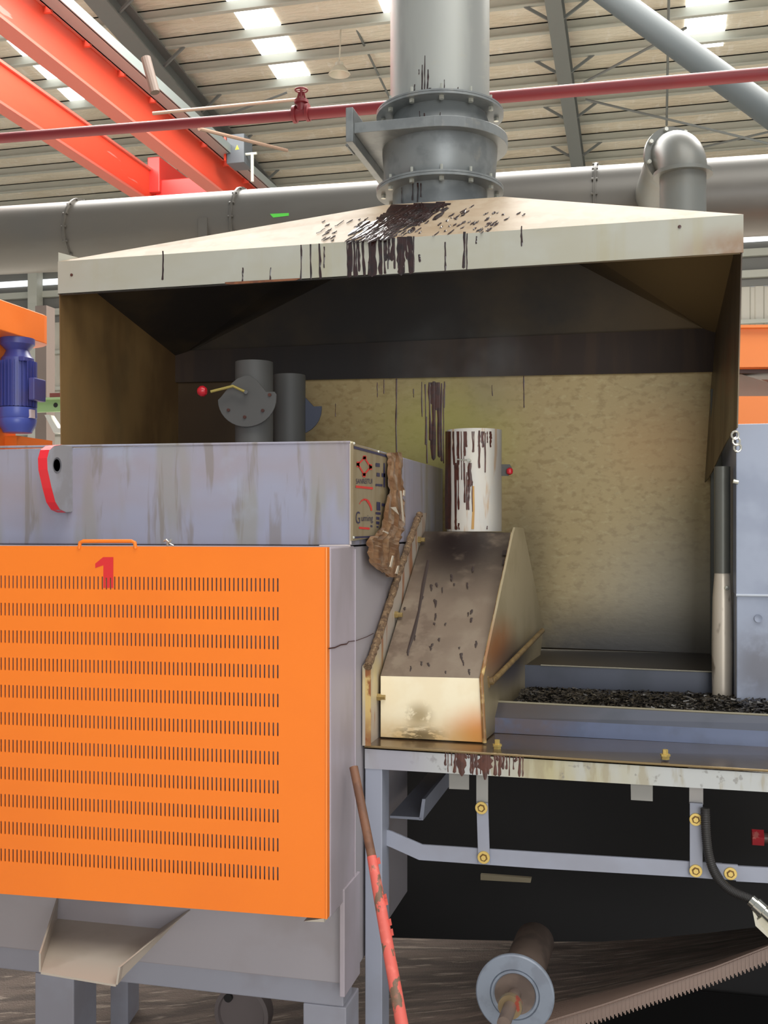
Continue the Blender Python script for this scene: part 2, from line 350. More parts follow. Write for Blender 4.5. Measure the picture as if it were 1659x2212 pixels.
m_wallr = M('brown stained right sheet', (112, 98, 70), .45, layers=[dict(c=(70, 54, 36), n=(30, 12, 1.2), a=.8, lo=.42, hi=.62), dict(c=(60, 46, 34), at=(tuple(W(1570, 640, YH + .3)), (.4, 1.2, .45)), a=.8), dict(c=(128, 76, 44), at=(tuple(W(1565, 800, YH + .3)), (.3, .5, .18)), n=8, lo=.3, hi=.6, a=.6)])
m_tar = M('dark tar drips', (46, 24, 22), .16, layers=[dict(c=(24, 16, 16), n=30, a=.7)], coat=.6)
m_tarb = M('brown tar drips', (84, 44, 32), .4, layers=[dict(c=(56, 30, 24), n=40, a=.7)], coat=.1)
LTL, LTR, LBR, LBL = W(125, 565, YH), W(1606, 463, YH), W(1606, 545, YH), W(125, 636, YH)
AFL, AFR = W(830, 443, 4.2), W(1088, 425, 4.2)
YC = 4.44
ABL, ABR = V(AFL.x, 4.7, AFL.z), V(AFR.x, 4.7, AFR.z)
BTL, BTR = W(385, 742, YB), W(1545, 752, YB); BTL.z = BTR.z = (BTL.z + BTR.z) / 2
hood = thing('extraction_hood', 'large beige-grey sheet metal fume hood with tar drips over the furnace', 'hood', V(-.6, 4.3, 1.9))
o = obj('front_lip', MB().prism([LTL, LTR, LBR, LBL], (0, .004, 0)), m_lip, hood)
obj('lip_return', MB().prism([LBL, LBR, LBR + V(0, .02, .002), LBL + V(0, .02, .002)], (0, 0, .003)), m_lip, hood)
obj('end_plate', MB().prism([W(126, 545, YH + .01), W(168, 556, YH + .06), W(126, 566, YH + .01)], (0, .004, 0)), m_lip, hood)
slope_n = (AFR - AFL).cross(LTL - AFL).normalized()
if slope_n.y > 0: slope_n = -slope_n
dz = -slope_n * .006
def tris(name, faces, mat, off, parent):
    mb = MB()
    for f in faces:
        for k in range(1, len(f) - 1): mb.add([Vector(q) + off for q in (f[0], f[k], f[k + 1])], [(0, 1, 2)])
    return obj(name, mb, mat, parent)
RF = [LTL, AFL, AFR, LTR]; RR = [AFR, ABR, BTR, LTR]; RL = [AFL, LTL, BTL, ABL]; RBk = [ABL, ABR, BTR, BTL]
sl = tris('roof_front', [RF], m_slope, V(0, 0, 0), hood)
tris('roof_right', [RR], m_slope, V(0, 0, 0), hood)
tris('roof_left', [RL], m_slope, V(0, 0, 0), hood)
tris('roof_back', [RBk], m_slope, V(0, 0, 0), hood)
LB = [LTL + V(.01, .008, 0.008), LTR + V(-.01, .008, 0.008), LBR + V(-.01, .006, 0.004), LBL + V(.01, .006, .004)]
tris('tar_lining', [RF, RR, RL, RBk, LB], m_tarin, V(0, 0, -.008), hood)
# side sheets
def patch(A, B, C, D, u, v): return (A * (1 - v) + B * v) * (1 - u) + (C * (1 - v) + D * v) * u   # A front top, B front bottom, C back top, D back bottom
A_, B_, C_, D_ = W(129, 630, YH + .005), W(133, 975, YH + .005), V(0, 0, 0), V(0, 0, 0)
C_ = BTL.copy(); D_ = V(C_.x, YB, 1.88); B_.z = 1.88
obj('side_sheet', MB().prism([A_ + V(0, 0, .1), B_, D_, C_ + V(0, 0, .1)], (-.004, 0, 0)), m_wall, hood)
A_, B_, C_, D_ = W(1603, 542, YH + .005), W(1590, 985, YH + .005), BTR.copy(), W(1522, 1042, YB)
ring = [A_ + V(0, 0, .12), C_ + V(0, 0, .05)]
for u, vv in ((1, 1.0), (.85, .99), (.7, .965), (.5, .915), (.3, .875), (.12, .86), (0, .86)): ring.append(patch(A_, B_, C_, D_, u, vv))
obj('side_sheet', MB().prism(ring, (.004, 0, 0)), m_wallr, hood)
# rear skirt and galvanised back sheet
SK = W(950, 812, YB - .03).z
obj('rear_skirt', MB().prism([V(BTL.x - .03, YB - .03, BTL.z + .02), V(BTR.x + .02, YB - .03, BTR.z + .02), W(1550, 803, YB - .03), W(372, 826, YB - .03)], (0, .004, 0)), M('dark stained rear skirt', (50, 36, 27), .7, layers=[dict(c=(66, 48, 32), n=(9, 3, 1), a=.6), dict(c=(24, 21, 20), at=(tuple(W(700, 800, YB)), (.9, .5, .5)), a=.9)]), hood)
m_galv = M('tarnished galvanised sheet', (178, 156, 108), .42, metal=.15, layers=[
    dict(c=(146, 122, 76), n=(22, 10, 34), a=.55, lo=.48, hi=.66, det=3), dict(c=(192, 176, 130), n=(26, 10, 44), a=.4, lo=.55, hi=.66),
    dict(c=(176, 170, 88), at=(tuple(W(960, 940, YB)), (.5, .5, .42)), a=.75), dict(c=(160, 154, 138), at=(tuple(W(1500, 1330, YB)), (.75, .5, .6)), a=.8),
    dict(c=(66, 64, 62), at=(tuple(W(1330, 1425, YB)), (1.3, .5, .36)), a=1, n=4, lo=.1, hi=.5), dict(c=(70, 52, 32), at=(tuple(W(430, 900, YB)), (.9, .5, .9)), a=1),
    dict(c=(52, 46, 30), at=(tuple(W(1130, 1250, YB)), (.22, .5, .6)), a=.5), dict(c=(200, 154, 94), at=(tuple(W(1440, 960, YB)), (.4, .5, .3)), a=.4)], bump=((30, 10, 60), .25))
bp_ = [W(375, 780, YB), W(1546, 780, YB), W(1546, 1412, YB), W(1000, 1392, YB), W(375, 1392, YB)]
bk = obj('back_sheet', MB().prism(bp_, (0, .004, 0)), m_galv, hood)
# chain link catch on the right sheet
mb = MB(); c = W(1588, 940, YH)
for k in range(3): mb.tube([c + V(.012 * math.sin(a) + .004 * k, .005 * math.cos(a) * (k % 2), .014 * math.cos(a) - .022 * k) for a in [i * math.pi / 5 for i in range(11)]], .004, 6)
obj('chain_link', mb, M('bright chain', (215, 212, 200), .25, metal=.8), hood)
for (x, y) in ((155, 594), (1468, 490)): obj('rivet', MB().lathe(W(x, y, YH), [(0, .001), (.006, .001), (.006, -.003), (0, -.004)], (0, 1, 0), 10), m_tarb, hood)
# tar on the lip
fl = lambda x, y: W(x, y, YH)
def lip_y(x, t): yt = 565 + (x - 125) * (463 - 565) / 1481; yb_ = 636 + (x - 125) * (545 - 636) / 1481; return yt + (yb_ - yt) * t
def run_drip(mb, x, y0, y1, w_, fn, nrm, h=.0015, bulb=1.3):
    n = 6; pts_ = []; ws = []; xx = x
    for i in range(n + 1):
        t = i / n; xx += random.uniform(-.5, .5) * min(w_, 3) * .9; pts_.append((xx, y0 + (y1 - y0) * t)); ws.append(w_ * (.6 + random.uniform(0, .7)) * (1 if i < n - 1 else bulb))
    pts_.append((xx, y1 + w_ * .9)); ws.append(.15 * w_)
    mb.drip(pts_, ws, fn, nrm, h)
mb = MB(); random.seed(11)
for (x, t0, t1, w_) in ((352, -.1, .75, 1.6), (650, 0, 1, 1.6), (671, 0, 1, 1.5), (690, 0, 1, 2.4), (701, .1, .7, 1.5), (585, .6, .95, 1.2), (525, .55, .95, 1.5), (962, .2, 1, 1.6), (1003, -.05, .95, 2.2), (1009, 0, 1, 1.4), (1127, -.1, .45, 1.8), (1030, .1, .3, 1.2), (905, .5, .7, 2)):
    run_drip(mb, x, lip_y(x, t0), lip_y(x, t1), w_, fl, (0, -1, 0))
for x in range(749, 896, 5):
    if random.random() < .84: run_drip(mb, x + random.uniform(-2, 2), lip_y(x, -.02), lip_y(x, random.choice((.6, .85, .98, .98, .97))), random.choice((1.2, 1.8, 2.6, 3.6, 4.6)), fl, (0, -1, 0))
for (x, w_) in ((803, 7), (868, 8), (884, 6), (758, 5)): run_drip(mb, x, lip_y(x, -.03), lip_y(x, .97), w_, fl, (0, -1, 0), bulb=.8)
obj('tar_drips', mb, m_tar, hood, kind='stuff', label='dark red-brown tar drips')
mb = MB(); mb.drip([(486, 606), (520, 603), (560, 603), (600, 604), (652, 600)], [0] * 5, fl, (0, -1, 0))
mb = MB().add([fl(486, 610) + V(0, -.003, 0), fl(650, 601) + V(0, -.003, 0), fl(640, 606) + V(0, -.004, 0), fl(500, 615) + V(0, -.004, 0), fl(488, 614) + V(0, -.004, 0)], [(0, 1, 2, 3, 4)])
obj('rust_patch', mb, M('orange rust', (122, 74, 44), .7, layers=[dict(c=(80, 44, 30), n=20, a=.6)]), hood)
# tar splashes on the roof slope
nb_ = (AFR - LTR).cross(LTL - LTR).normalized()
if nb_.y > 0: nb_ = -nb_
def fs_(x, y): return WP(x, y, LTL, nb_ if y > 425 + (1088 - x) * .1454 else slope_n)
mb = MB(); random.seed(5)
def splash(x, y, L_, w_, sl_=-.62):
    n = 4; P = []; Ws = []
    for i in range(n + 1):
        t = i / n; P.append((x - L_ * t, y - sl_ * L_ * t + random.uniform(-1, 1))); Ws.append(w_ * math.sin(math.pi * (.12 + .8 * t)) * random.uniform(.7, 1.2))
    # strip perpendicular offset in px
    vs = []; f_ = []
    for (a_, b_), ww in zip(P, Ws): vs += [fs_(a_ - ww * .5, b_ - ww) + slope_n * .002, fs_(a_, b_) + slope_n * .004, fs_(a_ + ww * .5, b_ + ww) + slope_n * .002]
    for i in range(n):
        for q in (0, 1): f_.append((3 * i + q, 3 * i + q + 1, 3 * i + q + 4, 3 * i + q + 3))
    mb.add(vs, f_)
for i in range(150):
    t = random.random(); cx = 925 - 130 * t + random.gauss(0, 22 + 8 * t); cy = 447 + 64 * t + random.gauss(0, 4)
    splash(cx + 10, cy, random.uniform(8, 32), random.uniform(1, 4.5))
for i in range(75):
    cx = random.uniform(880, 1080); cy = random.uniform(436, 505) 
    if cy < 436 + (cx - 950) * .1 or cx + (cy - 440) * 1.2 > 1130: continue
    splash(cx, cy, random.uniform(4, 16), random.uniform(.7, 2))
for i in range(30): splash(random.uniform(700, 850), random.uniform(470, 518), random.uniform(4, 20), random.uniform(.6, 1.6))
for (x, y) in ((1100, 470), (1125, 458), (1135, 462), (1060, 480), (1090, 462), (1045, 500)): splash(x, y, random.uniform(6, 12), 1.5)
obj('tar_splashes', mb, m_tar, hood, kind='stuff', label='black tar splashes')
pool = [(848, 444), (905, 441), (955, 438), (975, 441), (938, 456), (925, 468), (890, 478), (868, 492), (842, 506), (806, 520), (790, 519), (812, 500), (800, 498), (822, 480), (815, 474), (838, 458)]
def grid_pool(name, poly, mat):
    mb = MB(); ys = sorted({y for _, y in poly}); y = min(ys)
    def xs_at(y):
        r = []
        for i in range(len(poly)):
            (xa, ya), (xb, yb) = poly[i], poly[(i + 1) % len(poly)]
            if (ya <= y < yb) or (yb <= y < ya): r.append(xa + (xb - xa) * (y - ya) / (yb - ya))
        return sorted(r)
    y = min(ys) + .5
    while y < max(ys):
        r = xs_at(y)
        for k in range(0, len(r) - 1, 2):
            x0_, x1_ = r[k] - random.uniform(0, 5), r[k + 1] + random.uniform(0, 4); n = max(1, int((x1_ - x0_) / 12))
            for j in range(n):
                xa, xb = x0_ + (x1_ - x0_) * j / n, x0_ + (x1_ - x0_) * (j + 1) / n
                mb.add([fs_(xa, y - 1.6) + slope_n * .0025, fs_(xb, y - 1.6) + slope_n * .0025, fs_(xb - 1.2, y + 1.7) + slope_n * .003, fs_(xa - 1.2, y + 1.7) + slope_n * .003], [(0, 1, 2, 3)])
        y += 3
    obj(name, mb, mat, hood, kind='stuff')
grid_pool('tar_pool', pool, m_tar)
# tar runs on the galvanised sheet
fb = lambda x, y: W(x, y, YB)
mb = MB(); random.seed(3)
for (x, a1, b1, w_) in ((857, 818, 978, 1.8), (1131, 812, 880, 1.4), (893, 840, 858, 1), (911, 825, 900, 1.2), (918, 830, 960, 1.5), (928, 826, 950, 3), (938, 824, 990, 5), (947, 826, 985, 4), (954, 828, 995, 2.5), (961, 824, 880, 1.6), (958, 840, 1000, 1.4), (934, 826, 870, 7), (943, 826, 880, 7), (921, 900, 1000, 1.6), (1063, 832, 855, 1), (830, 820, 850, 1), (815, 826, 858, .9), (725, 872, 900, .8)):
    run_drip(mb, x, a1, b1, w_, fb, (0, -1, 0), bulb=1)
obj('tar_runs', mb, m_tarb, bk, kind='stuff')
# ================================================================== chimney with slide damper
m_chim = M('satin grey chimney paint', (158, 160, 155), .38, metal=.3, layers=[dict(c=(132, 133, 130), n=(5, 5, 1.2), a=.5), dict(c=(160, 160, 150), n=(14, 14, 30), lo=.56, hi=.7, a=.4)])
m_chimd = M('grey damper paint', (124, 128, 128), .38, metal=.25, layers=[dict(c=(92, 96, 98), n=8, a=.5), dict(c=(140, 138, 130), n=14, lo=.6, hi=.75, a=.5)])
CC = W(950, 400, YC); cxy = V(CC.x, YC, 0)
dC = YC / ray(950, 400).y
def zc(y): return 1.6 + (HY - y) / F * dC
rpx = lambda q: q * dC / F
chim = thing('chimney_pipe', 'tall grey round flue pipe rising from the hood roof', 'chimney', V(cxy.x, YC, AFL.z))
zl, zu, zp = zc(419), zc(254), zc(327)
rP = rpx(107); rF = rpx(137)
obj('lower_stub', MB().lathe(cxy, [(rpx(102), AFL.z - .03), (rpx(102), zl)], n=56), m_chimd, chim, smooth=True)
fgl = obj('pipe_flange', MB().lathe(cxy, [(rpx(98), zl - .004), (rF, zl - .004), (rF, zl + .006), (rF - .003, zl + .007), (rF, zl + .008), (rF, zl + .016), (rpx(98), zl + .016)], n=64), m_chimd, chim, smooth=True)
obj('damper_neck', MB().lathe(cxy, [(rpx(106), zl), (rpx(120), zp - .12), (rpx(124), zp - .02), (rpx(124), zp + .02), (rpx(112), zu - .07), (rpx(100), zu)], n=56), m_chimd, chim, smooth=True)
rG = rpx(146)
ring = [V(cxy.x + rG * math.cos(t), YC + rG * math.sin(t), zp) for t in [math.pi * i / 28 - math.pi / 2 for i in range(29)]]
xt = W(765, 300, YC - rG).x
ring = ring + [V(xt, YC + rG, zp), V(xt, YC - rG, zp)]
gp = obj('slide_plate', MB().prism(ring, (0, 0, rpx(23) * .95)), m_chimd, chim, bevel=.002)
obj('end_bar', MB().box((xt - .03, YC - rG - .02, zp - .04), (xt, YC + rG + .02, zp + .10)), m_chimd, gp, bevel=.003)
hc = V(xt - .03, YC - .06, zp + .02)
obj('pull_handle', MB().tube([hc + V(0, -.05, 0), hc + V(-.05, -.05, 0), hc + V(-.05, .05, 0), hc + V(0, .05, 0)], .007, 8), m_chimd, gp)
fgu = obj('pipe_flange', MB().lathe(cxy, [(rpx(100), zu - .004), (rF, zu - .004), (rF, zu + .005), (rF - .003, zu + .006), (rF, zu + .007), (rF, zu + .014), (rpx(98), zu + .014)], n=64), m_chimd, chim, smooth=True)
obj('flue', MB().lathe(cxy, [(rP, zu + .01), (rP, 6.0)], n=64), m_chim, chim, smooth=True)
m_bolt = M('zinc bolts', (200, 200, 188), .3, metal=.7)
for z_, fg in ((zl, fgl), (zu, fgu)):
    for i in range(12):
        an = i * math.pi / 6 + .22 + math.pi; c = cxy + V(math.cos(an), math.sin(an), 0) * (rF - .03)
        obj('flange_bolt', MB().lathe(c + V(0, 0, z_), [(0, -.018), (.011, -.018), (.011, -.004), (.006, -.004), (.006, .045), (0, .045)], n=6), m_bolt, fg)
mb = MB(); random.seed(9)
def cyl_fn(c, r_):
    def f(px, py):
        d = ray(px, py); ax, ay = EYE.x - c.x, EYE.y - c.y; A = d.x ** 2 + d.y ** 2; B = 2 * (d.x * ax + d.y * ay); C = ax * ax + ay * ay - (r_ + .001) ** 2
        t = (-B - math.sqrt(max(B * B - 4 * A * C, 0))) / (2 * A); return EYE + d * t
    return f
fP = cyl_fn(cxy, rP)
for (x, a1, b1, w_) in ((896, 182, 198, 1), (912, 140, 198, 1.2), (918, 120, 196, 1), (924, 150, 199, 1.6), (960, 172, 199, .8), (989, 188, 200, .8), (905, 150, 160, .8), (930, 190, 200, 2.5)): run_drip(mb, x, a1, b1, w_, fP, (0, -1, 0), .001)
f2 = cyl_fn(cxy, rpx(121))
for (x, a1, b1, w_) in ((906, 240, 272, 1.2), (917, 244, 276, 1.4), (929, 252, 276, 1.2), (951, 243, 262, 1.2), (948, 262, 274, 1), (955, 266, 274, 1)): run_drip(mb, x, a1, b1, w_, f2, (0, -1, 0), .001)
f3 = cyl_fn(cxy, rpx(103))
for (x, a1, b1, w_) in ((892, 395, 432, 1.2), (903, 395, 436, 1.3), (909, 396, 425, 1), (868, 405, 438, .8)): run_drip(mb, x, a1, b1, w_, f3, (0, -1, 0), .001)
obj('tar_drips', mb, m_tar, chim, kind='stuff')
# ================================================================== furnace
m_furn = M('lilac grey furnace paint', (150, 152, 170), .42, layers=[
    dict(c=(140, 138, 122), n=(7, 7, 1.3), a=.6, lo=.5, hi=.62, det=3), dict(c=(152, 138, 140), n=(1.2, 1.2, 2.5), a=.6, lo=.42, hi=.65),
    dict(c=(122, 112, 98), n=(20, 20, 2.2), a=.55, lo=.54, hi=.64, dist=.4), dict(c=(160, 168, 186), n=5, lo=.58, hi=.75, a=.4)])
m_side = M('lilac side paint with light tint', (170, 160, 168), .45, layers=[dict(c=(150, 140, 142), n=(3, 3, 1.2), a=.6), dict(c=(104, 96, 66), at=((X0, 4.55, 1.5), (.4, .75, .9)), a=1, n=(9, 9, 2), lo=.2, hi=.55)])  # olive cast of the light is painted in toward the back
m_body = M('pale lower body paint', (160, 154, 158), .5, layers=[dict(c=(146, 136, 134), n=2.5, a=.5)])
fur = thing('furnace', 'lilac-grey furnace body with orange slotted cover numbered 1', 'furnace', V(-2, 3.8, .1))
XL = -4.2
obj('upper_box', MB().box((XL, YF, 1.545), (X0, 4.74, ZT)), [m_furn], fur, bevel=.004)
ZP0 = W(705, 1985, 2.98).z
obj('front_casing', MB().box((XL, 2.99, ZP0), (X0 - .001, YF + .05, 1.543)), m_side, fur, bevel=.005)
zbt = W(745, 2125, 3.17).z
prof = [(3.205, 1.54), (3.205, .66), (3.175, .46), (3.165, zbt), (4.03, zbt), (4.03, .86), (4.7, .86), (4.7, 1.54)]
obj('lower_body', MB().prism([V(XL, y, z) for y, z in prof], (X0 - .004 - XL, 0, 0)), m_body, fur, bevel=.004)
obj('corner_flange', MB().box((X0 - .012, 3.12, zbt - .02), (X0 + .004, 3.30, ZP0 + .04)), m_side, fur, bevel=.002)
obj('corner_bracket', MB().prism([W(656, 1990, 2.99), W(700, 1992, 2.99), W(722, 1970, 3.05), W(715, 1962, 3.05), W(700, 1984, 2.99)], (0, .1, 0)), M('cream bracket', (196, 188, 172), .5), fur)
# slot cover
PA = W(707, 1182, 2.962); ALF = R(2.2); PE = V(-math.cos(ALF), -math.sin(ALF), 0); PNRM = V(math.sin(ALF), -math.cos(ALF), 0)
def pan(px, py): return WP(px, py, PA, PNRM)
def sc_(px, py): q = pan(px, py) - PA; return q.dot(PE), q.z + PA.z
def pp(s, z, o_=0): return V(PA.x, PA.y, 0) + PE * s + V(0, 0, z) + PNRM * o_
m_or = M('bright orange cover paint', (244, 124, 24), .42, layers=[dict(c=(238, 118, 24), n=1.5, a=.5)])
s_r, zr0 = sc_(600, 1249); zr1 = sc_(600, 1873)[1]; pit = (sc_(505, 1249)[0] - s_r) / 10
slot_h = sc_(600, 1249)[1] - sc_(600, 1278.5)[1]; rowp = (zr0 - zr1) / 10
sw = .0046; nc = 74; ZPT = PA.z; ZPB = pan(705, 1985).z
mb = MB()
smax = s_r + pit * (nc - .5); S_L = 2.6
def q4(a, b, c, d): mb.add([a, b, c, d], [(0, 1, 2, 3)])
def rect(s0, s1, z0, z1): q4(pp(s0, z0), pp(s1, z0), pp(s1, z1), pp(s0, z1))
s0c = s_r - pit / 2; zc0 = zr0
rect(0, s0c, ZPB, ZPT); rect(smax, S_L, ZPB, ZPT)
prev = ZPT
for rr in range(11):
    zt2 = zr0 - rr * rowp; top = zt2 + .006; bot = zt2 - slot_h - .006
    rect(s0c, smax, top, prev); prev = bot
    for cI in range(nc):
        sx = s_r + cI * pit; a0, a1 = sx - pit / 2, sx + pit / 2
        h2 = slot_h / 2; zm_ = zt2 - h2; r_ = sw / 2
        inn = []; out = []
        for (an, ox, oz) in ((0, 1, 0), (60, 1, 1), (120, -1, 1), (180, -1, 0), (240, -1, -1), (300, 1, -1)):
            pass
        inn = [(sx + r_, zm_ + h2 - r_), (sx + r_ * .5, zm_ + h2), (sx - r_ * .5, zm_ + h2), (sx - r_, zm_ + h2 - r_), (sx - r_, zm_ - h2 + r_), (sx - r_ * .5, zm_ - h2), (sx + r_ * .5, zm_ - h2), (sx + r_, zm_ - h2 + r_)]
        out = [(a1, zm_ + h2 - r_), (a1, top), (a0, top), (a0, zm_ + h2 - r_), (a0, zm_ - h2 + r_), (a0, bot), (a1, bot), (a1, zm_ - h2 + r_)]
        vs = [pp(*q) for q in inn] + [pp(*q) for q in out] + [pp(*q, -.003) for q in inn]
        mb.add(vs, [(i, (i + 1) % 8, (i + 1) % 8 + 8, i + 8) for i in range(8)] + [(i, i + 16, (i + 1) % 8 + 16, (i + 1) % 8) for i in range(8)])
rect(s0c, smax, ZPB, prev)
# rim of the folded cover
for (a_, b_, c_, d_) in ((0, S_L, ZPT, ZPT), (0, S_L, ZPB, ZPB)): q4(pp(a_, c_), pp(b_, c_), pp(b_, d_, -.026), pp(a_, d_, -.026))
q4(pp(0, ZPB), pp(0, ZPT), pp(0, ZPT, -.026), pp(0, ZPB, -.026))
cov = obj('slotted_cover', mb, m_or, fur, label='bright orange cover with eleven rows of vertical slots')
obj('cover_edge', MB().tube([pp(.003, ZPB), pp(.003, ZPT - .002)], .003, 8), M('light orange edge', (246, 134, 44), .35), cov)
hz = ZPT
obj('cover_handle', MB().tube([pan(171, 1185) , pan(173, 1172), pan(180, 1169), pan(284, 1169), pan(291, 1172), pan(293, 1185)], .0058, 10), m_or, cov, smooth=True)
mb = MB(); P1 = [(206, 1217.5), (223, 1203.5), (245, 1203.5), (245, 1248), (223.5, 1248), (223.5, 1221), (206, 1227)]
mb.add([pan(x, y) + PNRM * .0008 for x, y in P1], [tuple(range(len(P1)))])
zA = sc_(230, 1248)[1]; zB = sc_(230, 1270)[1]; sA = sc_(245, 1255)[0]; sB = sc_(223.5, 1255)[0]
for cI in range(nc):
    l = s_r + (cI - 1) * pit + sw / 2; r_ = s_r + cI * pit - sw / 2; l = max(l, sA); r_ = min(r_, sB)
    if r_ > l: mb.add([pp(l, zA, .0008), pp(r_, zA, .0008), pp(r_, zB, .0008), pp(l, zB, .0008)], [(0, 1, 2, 3)])
obj('numeral', mb, M('red numeral paint', (216, 42, 44), .4), cov, label='red numeral 1')
# wing nut
mb = MB(); c = W(362, 1172, 3.0); mb.tube([c + V(-.012, 0, .004), c + V(-.004, 0, .008), c + V(.006, 0, -.0), c + V(.012, 0, .01)], .004, 6); mb.tube([c + V(0, 0, 0), c + V(.02, 0, -.01)], .003, 6); mb.tube([c + V(0, 0, .003), c + V(0, 0, -.025)], .0035, 6)
obj('wing_nut', mb, m_bolt, fur)
# lug
m_lug = M('grey lug plate', (150, 150, 156), .5, layers=[dict(c=(130, 126, 122), n=9, a=.5)])
Xl = W(157, 1000, YF).x; lug_pts = [(158, 963), (135, 961), (118, 963), (107, 972), (102, 990), (103, 1015), (112, 1055), (120, 1085), (130, 1101), (143, 1107), (158, 1106)]
mb = MB(); P = [WX(x, y, Xl) for x, y in lug_pts]; mb.prism(P, (-.032, 0, 0))
lug = obj('lifting_lug', mb, m_lug, fur, bevel=.002)
mb = MB()
for i in range(1, len(P) - 2): mb.add([P[i] + V(.0005, -.0015, .0008), P[i + 1] + V(.0005, -.0015, -.0008), P[i + 1] + V(-.0325, -.0015, 0), P[i] + V(-.0325, -.0015, 0)], [(0, 1, 2, 3)])
obj('red_edge', mb, M('red edge paint', (222, 36, 48), .4), lug, label='red painted edge')
hcn = WX(123, 1005, Xl); obj('lug_hole', MB().lathe(hcn + V(.001, 0, 0), [(0, -.001), (.02, -.001), (.0235, .0), (.0255, .001)], (1, 0, 0), 24), M('dark lug hole', (88, 88, 92), .6), lug, smooth=True)
# name plate on the side
m_brass = M('dull brass plate', (146, 132, 106), .4, metal=.1, layers=[dict(c=(126, 108, 74), n=(20, 20, 3), a=.5)])
XS = X0 + .012
def sp(px, py, o_=0): return WX(px, py, XS) + V(o_, 0, 0)
npl = obj('name_plate', MB().prism([sp(763, 957), sp(864, 990), sp(864, 1152), sp(763, 1168)], (-.008, 0, 0)), m_brass, fur)
mb = MB(); mb.prism([W(756.5, 953, YF - .006), W(762, 954, YF - .006), W(761.5, 1168, YF - .006), W(757, 1168, YF - .006)], (0, .012, 0)); obj('plate_edge', mb, M('cream sealant bead', (222, 212, 178), .5), npl)
m_blue = M('dark blue print', (52, 50, 78), .5); m_rp = M('red print', (204, 52, 48), .5)
mb = MB()
for q in (((764, 963), (862, 990), (862, 995), (764, 969)), ((764, 1159), (812, 1157), (812, 1161), (764, 1163))): mb.add([sp(x, y, .001) for x, y in q], [(0, 1, 2, 3)])
for q in ((811, 1000, 820, 1008), (813, 1021, 820, 1029), (828, 1000, 831, 1052), (824, 1022, 832, 1030), (811, 1045, 826, 1050), (813, 1084, 821, 1102), (811, 1106, 822, 1111), (824, 1087, 831, 1093), (812, 1116, 819, 1122), (812, 1126, 819, 1132), (813, 1136, 817, 1139), (800, 1134, 804, 1138)):
    mb.add([sp(x, y, .001) for x, y in ((q[0], q[1]), (q[2], q[1] + 1), (q[2], q[3] + 1), (q[0], q[3]))], [(0, 1, 2, 3)])
obj('blue_print', mb, m_blue, npl)
mb = MB()
def seg(a, b, w_):
    a, b = Vector(a), Vector(b); d = (b - a).normalized(); n = Vector((-d.y, d.x)) * w_ / 2
    mb.add([sp(*(a + n), .001), sp(*(b + n), .001), sp(*(b - n), .001), sp(*(a - n), .001)], [(0, 1, 2, 3)])
T_, R_, B2, L_ = (787, 989), (800, 1009), (786, 1025), (773, 1003)
for a_, b_ in ((T_, R_), (R_, B2), (B2, L_), (L_, T_)): seg(a_, b_, 3.4)
for c_, dx, dy in ((T_, 4, 0), (B2, 4, 0), (L_, 0, 6), (R_, 0, 6)):
    seg((c_[0] - dx, c_[1] - dy), (c_[0] + dx, c_[1] + dy), 6); 
for c_, o_ in ((T_, (0, -5)), (B2, (0, 6)), (L_, (-3, 0)), (R_, (3, 0))): seg(c_, (c_[0] + o_[0], c_[1] + o_[1]), 6)
seg((768, 1051), (805, 1055), 5)
arc = [(776, 1089), (780, 1082), (786, 1078.5), (792, 1080), (797, 1087), (801, 1096), (802, 1103)]
for i in range(6): seg(arc[i], arc[i + 1], [1.5, 3, 4, 5, 4.5, 3.5][i])
seg((775, 1140), (798, 1142), 4.5)
obj('red_print', mb, m_rp, npl)
def text(s_, px, py, hpx, wpx, mat):
    cu = bpy.data.curves.new('t', 'FONT'); cu.body = s_; cu.size = 1; to = bpy.data.objects.new('t', cu); sc.collection.objects.link(to)
    dg = bpy.context.evaluated_depsgraph_get(); me = bpy.data.meshes.new_from_object(to.evaluated_get(dg)); bpy.data.objects.remove(to)
    xs = [v.co.x for v in me.vertices]; ys = [v.co.y for v in me.vertices]; x0_, x1_, y0_, y1_ = min(xs), max(xs), min(ys), max(ys)
    m2 = MB(); m2.add([sp(px + (v.co.x - x0_) / (x1_ - x0_) * wpx, py - (v.co.y - y0_) / (y1_ - y0_) * hpx, .0014) for v in me.vertices], [tuple(p.vertices) for p in me.polygons])
    obj('lettering', m2, mat, npl)
text('SANREITUI', 768.5, 1045, 11, 35, m_blue)
text('G', 768, 1131, 26, 9, m_blue); text('uming', 780, 1130, 17, 25, m_blue)
for (x, y) in ((764, 958), (817, 976), (851, 987), (763, 1161), (861, 1156)): obj('plate_screw', MB().lathe(sp(x, y), [(0, .006), (.004, .004), (.005, 0)], (1, 0, 0), 8), m_bolt, npl)
